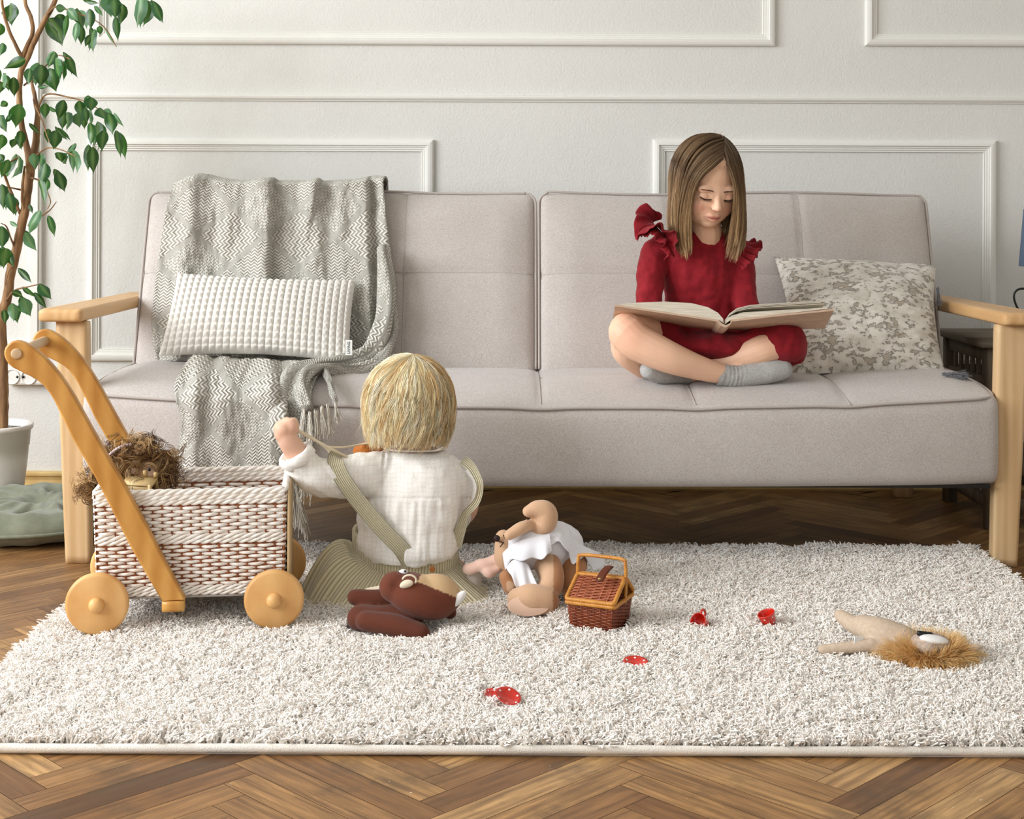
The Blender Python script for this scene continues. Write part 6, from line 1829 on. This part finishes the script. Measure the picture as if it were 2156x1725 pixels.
sheet([(1058, 1165, 2.71), (1085, 1142, 2.705), (1125, 1130, 2.71), (1158, 1124, 2.72)], [(1064, 1200, 2.70), (1078, 1182, 2.685), (1110, 1178, 2.68), (1142, 1176, 2.68), (1162, 1160, 2.69)], m_dressw, bun, 'dress_hem', 1)
sheet([(1150, 1124, 2.73), (1182, 1120, 2.75), (1206, 1130, 2.76), (1230, 1150, 2.77), (1262, 1166, 2.79), (1276, 1188, 2.80)], [(1160, 1146, 2.70), (1180, 1144, 2.715), (1196, 1162, 2.72), (1205, 1186, 2.72), (1228, 1172, 2.74), (1250, 1202, 2.76)], m_dressw, bun, 'dress_hem', 3)
sheet([(1066, 1196, 2.69), (1080, 1180, 2.685), (1098, 1180, 2.685), (1112, 1188, 2.69)], [(1076, 1212, 2.675), (1092, 1240, 2.665), (1112, 1240, 2.66), (1134, 1238, 2.66)], m_dressw, bun, 'dress_hem', 5)
V, Fc = blob([limb([P(1056, 1186, 2.74), P(1040, 1184, 2.735), P(1020, 1190, 2.73), P(1002, 1194, 2.735), P(984, 1200, 2.745)], [.014, .0145, .0125, .0125, .0105], flat=1.0), limb([P(1046, 1200, 2.725), P(1028, 1206, 2.72), P(1018, 1200, 2.73)], [.009, .010, .008])], .0025, 3)
V, _n = displace(V, Fc, .0013, np.sin(V[:, 0] * 170 + V[:, 2] * 120))
mesh('floppy_ear', V, Fc, mat('pink_ear_lining', (240, 200, 182), .9, sheen=.5), bun)
PRESS += [(sc[0], 2.64, .045, .010), (P(1205, 1256, 2.73)[0], 2.73, .03, .010)]

# ---- little picnic basket
m_cane = mat('golden_cane', (208, 146, 62), .35, (186, 118, 44), 90, spec=.5)
m_wick2 = mat('red_brown_wicker', (140, 66, 30), .38, (108, 46, 20), 70, spec=.5)
m_wick3 = mat('lid_wicker', (176, 98, 62), .42, (148, 74, 42), 70, spec=.5)
m_leather = mat('brown_leather', (98, 46, 28), .55)
m_brass = mat('brass', (196, 168, 110), .3, metal=1)
FLb, FRb = P(1203, 1326, 2.551), P(1287, 1336, 2.520); FLb[2] = FRb[2] = .012
e1 = FRb - FLb; e1[2] = 0; wdt = np.linalg.norm(e1); e1 /= wdt; e2 = np.array([-e1[1], e1[0], 0])
pic = root('picnic_basket', FLb + e1 * .038 + e2 * .042, 'small reddish wicker picnic basket with golden rims and arched handle standing on the rug', 'basket')
def pb_(a, b, z, k=0.0): return FLb + e1 * (a * wdt) + e2 * b + np.array([0, 0, z - FLb[2]])
DD, ZT = .088, .066
def ring_pts(z, per=6, row=0, amp=.0012, off=0.0):
    k = (z - .012) / (ZT - .012); g = .006 * k + off; pts = []
    cs = [(-g, -g), (wdt + g, -g), (wdt + g, DD + g), (-g, DD + g)]; cnts = [7, 8, 7, 8]; s = 0
    for i in range(4):
        (x0, y0), (x1, y1) = cs[i], cs[(i + 1) % 4]; L = math.hypot(x1 - x0, y1 - y0); nx, ny = (y1 - y0) / L, -(x1 - x0) / L
        m_ = cnts[i] * per
        for j in range(m_):
            f = j / m_; d = amp * math.cos(PI * (s + f * cnts[i] + row)); e = min(f, 1 - f) * L; d -= .3 * max(0, .006 - e) ** 2 / .006
            pts.append(FLb + e1 * (x0 + (x1 - x0) * f + nx * d) + e2 * (y0 + (y1 - y0) * f + ny * d) + np.array([0, 0, z - FLb[2]]))
        s += cnts[i]
    return pts
wb2 = MB(); z = .0135; row = 0
while z < ZT - .004:
    wb2.tube(ring_pts(z, 6, row), .00165, 6, closed=True, cap=False); z += .0031; row += 1
for q_ in range(2): wb2.tube(ring_pts(.0115 + q_ * .0015, 4, q_, .0018), .0020, 6, closed=True, cap=False)
wbo = wb2.build('basket_body', m_wick2, pic)
inner = MB()
for a in range(7): inner.tube([ring_pts(z, 6, 0, 0, -.0004)[a * 6] for z in (.012, .04, ZT)], .0016, 6)
for a in range(8): inner.tube([ring_pts(z, 6, 0, 0, -.0004)[42 + a * 6] for z in (.012, .04, ZT)], .0016, 6)
r0_, r1_ = np.array(ring_pts(.012, 1, 0, 0, -.0010)), np.array(ring_pts(ZT, 1, 0, 0, -.0010)); nn2 = len(r0_)
inner.put(np.vstack([r0_, r1_]), [(i, (i + 1) % nn2, nn2 + (i + 1) % nn2, nn2 + i) for i in range(nn2)]); inner.put(r0_, [tuple(range(nn2))])
inner.build('upright_canes', m_wick2, wbo)
def wrapped(pts, r, name, parent, n=None, closed=False):
    pts = np.array(pts); d = np.linalg.norm(np.diff(np.vstack([pts, pts[:1]]) if closed else pts, axis=0), axis=1).sum()
    n = int(d / .00055)
    if closed:
        pp2 = np.vstack([pts, pts[:1]]); cum = np.concatenate([[0], np.cumsum(np.linalg.norm(np.diff(pp2, axis=0), axis=1))]); tq = np.linspace(0, cum[-1], n, endpoint=False)
        p2 = np.stack([np.interp(tq, cum, pp2[:, i]) for i in range(3)], 1)
    else: p2 = spline(pts, n)
    rr = r * (1 + .10 * np.abs(np.sin(np.arange(n) * .55 / 2.2 * PI / 1.0)) - .06)
    return MB().tube(p2, rr, 8, closed=closed, cap=not closed).build(name, m_cane, parent)
def roundrect(c4, r=.006, k=5):
    out = []
    for i in range(4):
        p, a, b = c4[i], c4[i - 1], c4[(i + 1) % 4]; da = (a - p) / np.linalg.norm(a - p); db = (b - p) / np.linalg.norm(b - p)
        for t_ in np.linspace(0, 1, k): out.append((p + da * r) * (1 - t_) ** 2 + 2 * p * t_ * (1 - t_) + (p + db * r) * t_ ** 2)
    return out
rimc = [pb_(0, -.0, ZT) + (-e1 - e2) * .0075, pb_(1, 0, ZT) + (e1 - e2) * .0075, pb_(1, DD, ZT) + (e1 + e2) * .0075, pb_(0, DD, ZT) + (-e1 + e2) * .0075]
wrapped(roundrect(rimc), .0040, 'rim', pic, closed=True)
HF = .052; ZR = .104
for sgn in (0, 1):
    if sgn == 0: c4 = [rimc[0] + [0, 0, .006], rimc[1] + [0, 0, .006], pb_(1, HF - .003, ZR) + e1 * .0075, pb_(0, HF - .003, ZR) - e1 * .0075]
    else: c4 = [pb_(0, HF + .003, ZR) - e1 * .0075, pb_(1, HF + .003, ZR) + e1 * .0075, rimc[2] + [0, 0, .006], rimc[3] + [0, 0, .006]]
    c4 = [np.array(x, float) for x in c4]
    lid = wrapped(roundrect(c4), .0040, 'lid', pic, closed=True)
    fl2 = MB(); nr = 17
    nrm2 = np.cross(c4[1] - c4[0], c4[3] - c4[0]); nrm2 /= np.linalg.norm(nrm2)
    for i in range(nr):
        f = (i + .7) / (nr + .4); a, b = c4[0] * (1 - f) + c4[3] * f, c4[1] * (1 - f) + c4[2] * f
        pts = [a * (1 - t_) + b * t_ + nrm2 * .0012 * math.cos(PI * (t_ * 7 + i)) for t_ in np.linspace(.02, .98, 43)]
        fl2.tube(pts, .0014, 5)
    for i in range(5):
        f = (i + 1) / 6; a, b = c4[0] * (1 - f) + c4[1] * f, c4[3] * (1 - f) + c4[2] * f
        fl2.tube([a * .95 + b * .05, b * .95 + a * .05], .0016, 5)
    fl2.put([c - nrm2 * .0014 for c in c4], [(0, 1, 2, 3)])
    fl2.build('lid_weave', m_wick3, lid)
hb_ = [pb_(-.09, HF, .060), pb_(-.11, HF, .090), pb_(-.10, HF, .128), pb_(-.02, HF, .1375), pb_(.5, HF, .139), pb_(1.02, HF, .1375), pb_(1.10, HF, .128), pb_(1.11, HF, .090), pb_(1.09, HF, .060)]
wrapped(hb_, .0034, 'handle', pic)
sa, sb_ = P(1260, 1229, 2.535), P(1286, 1200, 2.585)
def strapgrid(a, b, w, th, name, m, parent):
    ax = b - a; L = np.linalg.norm(ax); ax /= L; sd = e1; up = np.cross(ax, sd); up *= np.sign(up[2]); V = []; n = 18
    for z_ in (0, th):
        for i in range(n):
            t_ = i / (n - 1); ww = w * min(1, math.sqrt(max(.02, 1 - ((abs(t_ - .5) * 2 - .82) / .18) ** 2)) if abs(t_ - .5) * 2 > .82 else 1)
            for q in (-1, -.5, 0, .5, 1): V.append(a + ax * L * t_ + sd * q * ww + up * (z_ + .004 * math.sin(t_ * PI)))
    F1 = grid_faces(n, 5); N_ = n * 5
    Fc = [f for f in F1] + [tuple(N_ + i for i in f) for f in F1]
    per = [i * 5 for i in range(n)] + [(n - 1) * 5 + j for j in range(1, 5)] + [i * 5 + 4 for i in range(n - 2, -1, -1)] + [3, 2, 1]
    Fc += [(per[i], per[(i + 1) % len(per)], N_ + per[(i + 1) % len(per)], N_ + per[i]) for i in range(len(per))]
    o = mesh(name, V, Fc, m, parent); bm = bmesh.new(); bm.from_mesh(o.data); bmesh.ops.recalc_face_normals(bm, faces=bm.faces); bm.to_mesh(o.data); bm.free(); return o, up
so, up_ = strapgrid(sa + [0, 0, .002], sb_ + [0, 0, .006], .0075, .0022, 'leather_strap', m_leather, pic)
MB().put(*ball(sa + (sb_ - sa) * .13 + up_ * .0058, (.0035, .0035, .0022), 14)).build('stud', m_brass, so)
for a, b in ((.5, .045),): PRESS.append((*(pb_(.5, .044, 0)[:2]), .052, .006))

# ---- doll's tea things
m_redgl = mat('red_glazed_ceramic', (206, 40, 24), .18, spec=.6, coat=.5)
m_dot = mat('white_glaze_dots', (246, 242, 238), .25, spec=.5)
def frame_from(axis):
    a = np.array(axis, float); a /= np.linalg.norm(a); x = np.cross([0, 1, 0], a); x /= np.linalg.norm(x); return np.stack([x, np.cross(a, x), a], 1)
def dots(parent, surf, spots, r=.0017, nm='dot'):
    d = MB()
    for s_ in spots:
        p, n = surf(*s_); R = frame_from(n if abs(n[1]) < .99 else (n[0], n[1], n[2] + .1))
        d.put(*ball(p, (r, r, .0004), 10, R))
    return d.build(nm, m_dot, parent)
def toy_cup(c, axis, label, handle_dir, s=1.0):
    R = frame_from(axis); c = np.array(c)
    cup = root('toy_cup', c, label, 'toy cup', 'red polka dot doll teacups on the rug')
    s = s * 1.18; prof = [(.0001, 0), (.0070, 0), (.0075, .0012), (.0068, .0020), (.0095, .006), (.0120, .013), (.0134, .0215), (.0138, .0235), (.0130, .0240), (.0122, .0225), (.0108, .013), (.0075, .0050), (.0001, .0040)]
    body = MB().put(*lathe([(r * s, z * s) for r, z in prof], c, 36, R)).build('bowl', m_redgl, cup)
    hd = np.array(handle_dir, float); hd -= R[:, 2] * (hd @ R[:, 2]); hd /= np.linalg.norm(hd)
    MB().tube([c + hd * (r_ * s) + R[:, 2] * z_ * s for r_, z_ in ((.0105, .007), (.0150, .0062), (.0195, .0095), (.0200, .0150), (.0170, .0190), (.0125, .0195))], .0019 * s, 8).build('handle', m_redgl, cup)
    def sf(az, z):
        rr = np.interp(z, [.002, .006, .013, .0215], [.0068, .0095, .0120, .0134]) * s; v = R[:, 0] * math.cos(az) + R[:, 1] * math.sin(az)
        return c + v * rr + R[:, 2] * z * s, v - R[:, 2] * .35
    dots(body, sf, [(a, z) for a in np.arange(0, 6.2, 1.05) for z in (.009, .0185)], .0016)
    return cup
# tipped cups: axis points out of the mouth
p1 = P(1486, 1316, 2.575); toy_cup(p1, (-.62, -.70, .42), 'red polka dot doll teacup tipped over with its handle up, nearest the picnic basket', (0, .1, 1))
p2 = P(1623, 1320, 2.565); toy_cup(p2, (-.34, -.12, .90), 'red polka dot doll teacup standing tilted between the other cup and the plush lion', (.3, 1, 0), 1.0)
def toy_saucer(c, axis, label, r=.0205, shown=None):
    R = frame_from(axis); c = np.array(c)
    sc_ = root('toy_saucer', c, label, 'toy saucer', 'red polka dot doll saucers on the rug')
    prof = [(.0001, .0004), (.009, .0), (.0095, .0008), (.0155, .0028), (.0200, .0058), (.0206, .0064), (.0200, .0070), (.0150, .0044), (.0098, .0026), (.0001, .0022)]
    k = r / .0205
    body = MB().put(*lathe([(a * k, b * k) for a, b in prof], c, 40, R)).build('plate', m_redgl, sc_)
    def sf(az, q): v = R[:, 0] * math.cos(az) + R[:, 1] * math.sin(az); return c + v * q * k + R[:, 2] * (np.interp(q, [.0098, .015, .02], [.0026, .0044, .007]) * k + .0001), R[:, 2] - v * .35
    dots(body, sf, [(a, .0162) for a in np.arange(.5, 6.3, 1.05)], .0019)
    return sc_
toy_saucer(P(1338, 1401, 2.350), (.03, -.16, .98), 'red polka dot doll saucer lying alone in front of the picnic basket', .0208)
toy_saucer(P(1040, 1470, 2.195), (.04, -.12, .98), 'red polka dot doll saucer partly covered by another at the front of the rug', .0200)
toy_saucer(P(1068, 1472, 2.150), (.26, -.34, .90), 'red polka dot doll saucer lying on top of another at the front of the rug', .0200)
PRESS += [(p1[0], 2.57, .016, .008), (p2[0], 2.565, .014, .008), (P(1338, 1399, 2.35)[0], 2.35, .020, .009), (P(1042, 1470, 2.195)[0], 2.195, .018, .009), (P(1070, 1472, 2.15)[0], 2.15, .018, .009)]

# ---- plush lion
m_linen = mat('beige_linen', (206, 186, 164), .95, (192, 170, 148), 200, bump=.4, bscale=600)
m_fur = NT('ginger_fur'); m_fur.color(m_fur.add('ShaderNodeVertexColor', layer_name='col').outputs[0]); m_fur.b.inputs['Roughness'].default_value = .6; m_fur = m_fur.m
lion = root('plush_lion', P(1930, 1395, 2.38), 'linen plush lion with fluffy ginger mane lying on its side on the rug', 'plush toy')
V, Fc = blob([limb([P(1770, 1297, 2.50), P(1795, 1314, 2.47), P(1830, 1330, 2.43)], [.0115, .0150, .0160]),
              limb([P(1815, 1318, 2.45), P(1850, 1333, 2.42), P(1900, 1352, 2.40)], [.0190, .0270, .0280]),
              limb([P(1733, 1369, 2.405), P(1785, 1364, 2.40), P(1835, 1358, 2.395)], [.0095, .0105, .0110]),
              limb([P(1832, 1360, 2.395), P(1880, 1372, 2.39)], [.0105, .014])], .0028, 4)
mesh('body', V, Fc, m_linen, lion)
tg = P(1808, 1348, 2.395); MB().box(tg - [.0085, .001, .0055], tg + [.0085, .001, .0055], R=rotm(y=.1, z=.3)).build('care_tag', m_label, lion, smooth=False)
mc = P(1955, 1386, 2.375)
MB().put(*ball(mc + [0, .0, -.004], (.070, .055, .024), 24)).build('mane_base', mat('mane_base', (232, 172, 100), .9), lion)
hv2, hf2 = blob([ball(P(1958, 1354, 2.37), (.034, .030, .016), 20), ball(P(1952, 1364, 2.345), (.0175, .013, .010), 16)], .0025, 4)
mesh('head', hv2, hf2, mat('grey_muzzle', (206, 186, 170), .95, (170, 156, 146), 160, bump=.3), lion)
MB().put(*ball(P(1966, 1347, 2.352), (.0240, .015, .0070), 20, rotm(y=.12))).build('white_patch', m_whitefelt, lion)
bb_ = MB(); V, Fc = rbox((.026, .008, .008), .002, (6, 2, 2)); bb_.put(V @ rotm(y=.10).T + P(1947, 1335, 2.365), Fc); bb_.build('black_band', m_black, lion)
ear(P(2052, 1366, 2.35), .0120, .0065, math.radians(75), m_linen, lion)
MB().put(*ball(P(1925, 1418, 2.325), (.0025, .002, .005), 10)).build('paw_tip', m_leather, lion)
rg_ = np.random.default_rng(77); fur = []; fc_ = []
for i in range(9500):
    az = rg_.uniform(0, 2 * PI); el = rg_.uniform(-.5, 1.0) * 1.1
    d = np.array([math.cos(az) * math.cos(el), math.sin(az) * math.cos(el), math.sin(el)])
    p0_ = mc + d * np.array([.068, .052, .024]) * rg_.uniform(.86, 1.0)
    # keep the face clear
    f_ = (p0_ - P(1962, 1352, 2.36)) / np.array([.030, .034, .02]); 
    if (f_ ** 2).sum() < 1 and d[2] > .2: continue
    L = rg_.uniform(.016, .034); lean = np.array([d[0] * 1.1, d[1] * 1.0, abs(d[2]) * .9 + .15]) + rg_.normal(0, .22, 3); lean /= np.linalg.norm(lean)
    cl_ = np.array([mnoise.noise(Vector((p0_ * 60).tolist())), mnoise.noise(Vector((p0_ * 60 + 7).tolist())), 0]) * .6
    ts = np.linspace(0, 1, 6)[:, None]
    pth = p0_ + (lean + cl_) * L * ts + np.array([0, 0, -.008]) * ts ** 2 * (1 if d[2] < .5 else .4)
    pth[:, 2] = np.maximum(pth[:, 2], .014)
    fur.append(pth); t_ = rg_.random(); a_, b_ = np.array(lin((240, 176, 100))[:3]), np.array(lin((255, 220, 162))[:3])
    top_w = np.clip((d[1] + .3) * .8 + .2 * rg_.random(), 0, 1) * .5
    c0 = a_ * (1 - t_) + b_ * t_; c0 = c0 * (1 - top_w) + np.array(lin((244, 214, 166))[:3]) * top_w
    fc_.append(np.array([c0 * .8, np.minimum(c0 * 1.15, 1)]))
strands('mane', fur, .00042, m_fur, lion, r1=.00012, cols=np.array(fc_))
PRESS += [(mc[0], 2.385, .07, .009), (P(1860, 1340, 2.42)[0], 2.42, .03, .010), (P(1785, 1364, 2.40)[0], 2.40, .012, .010)]
make_pile()
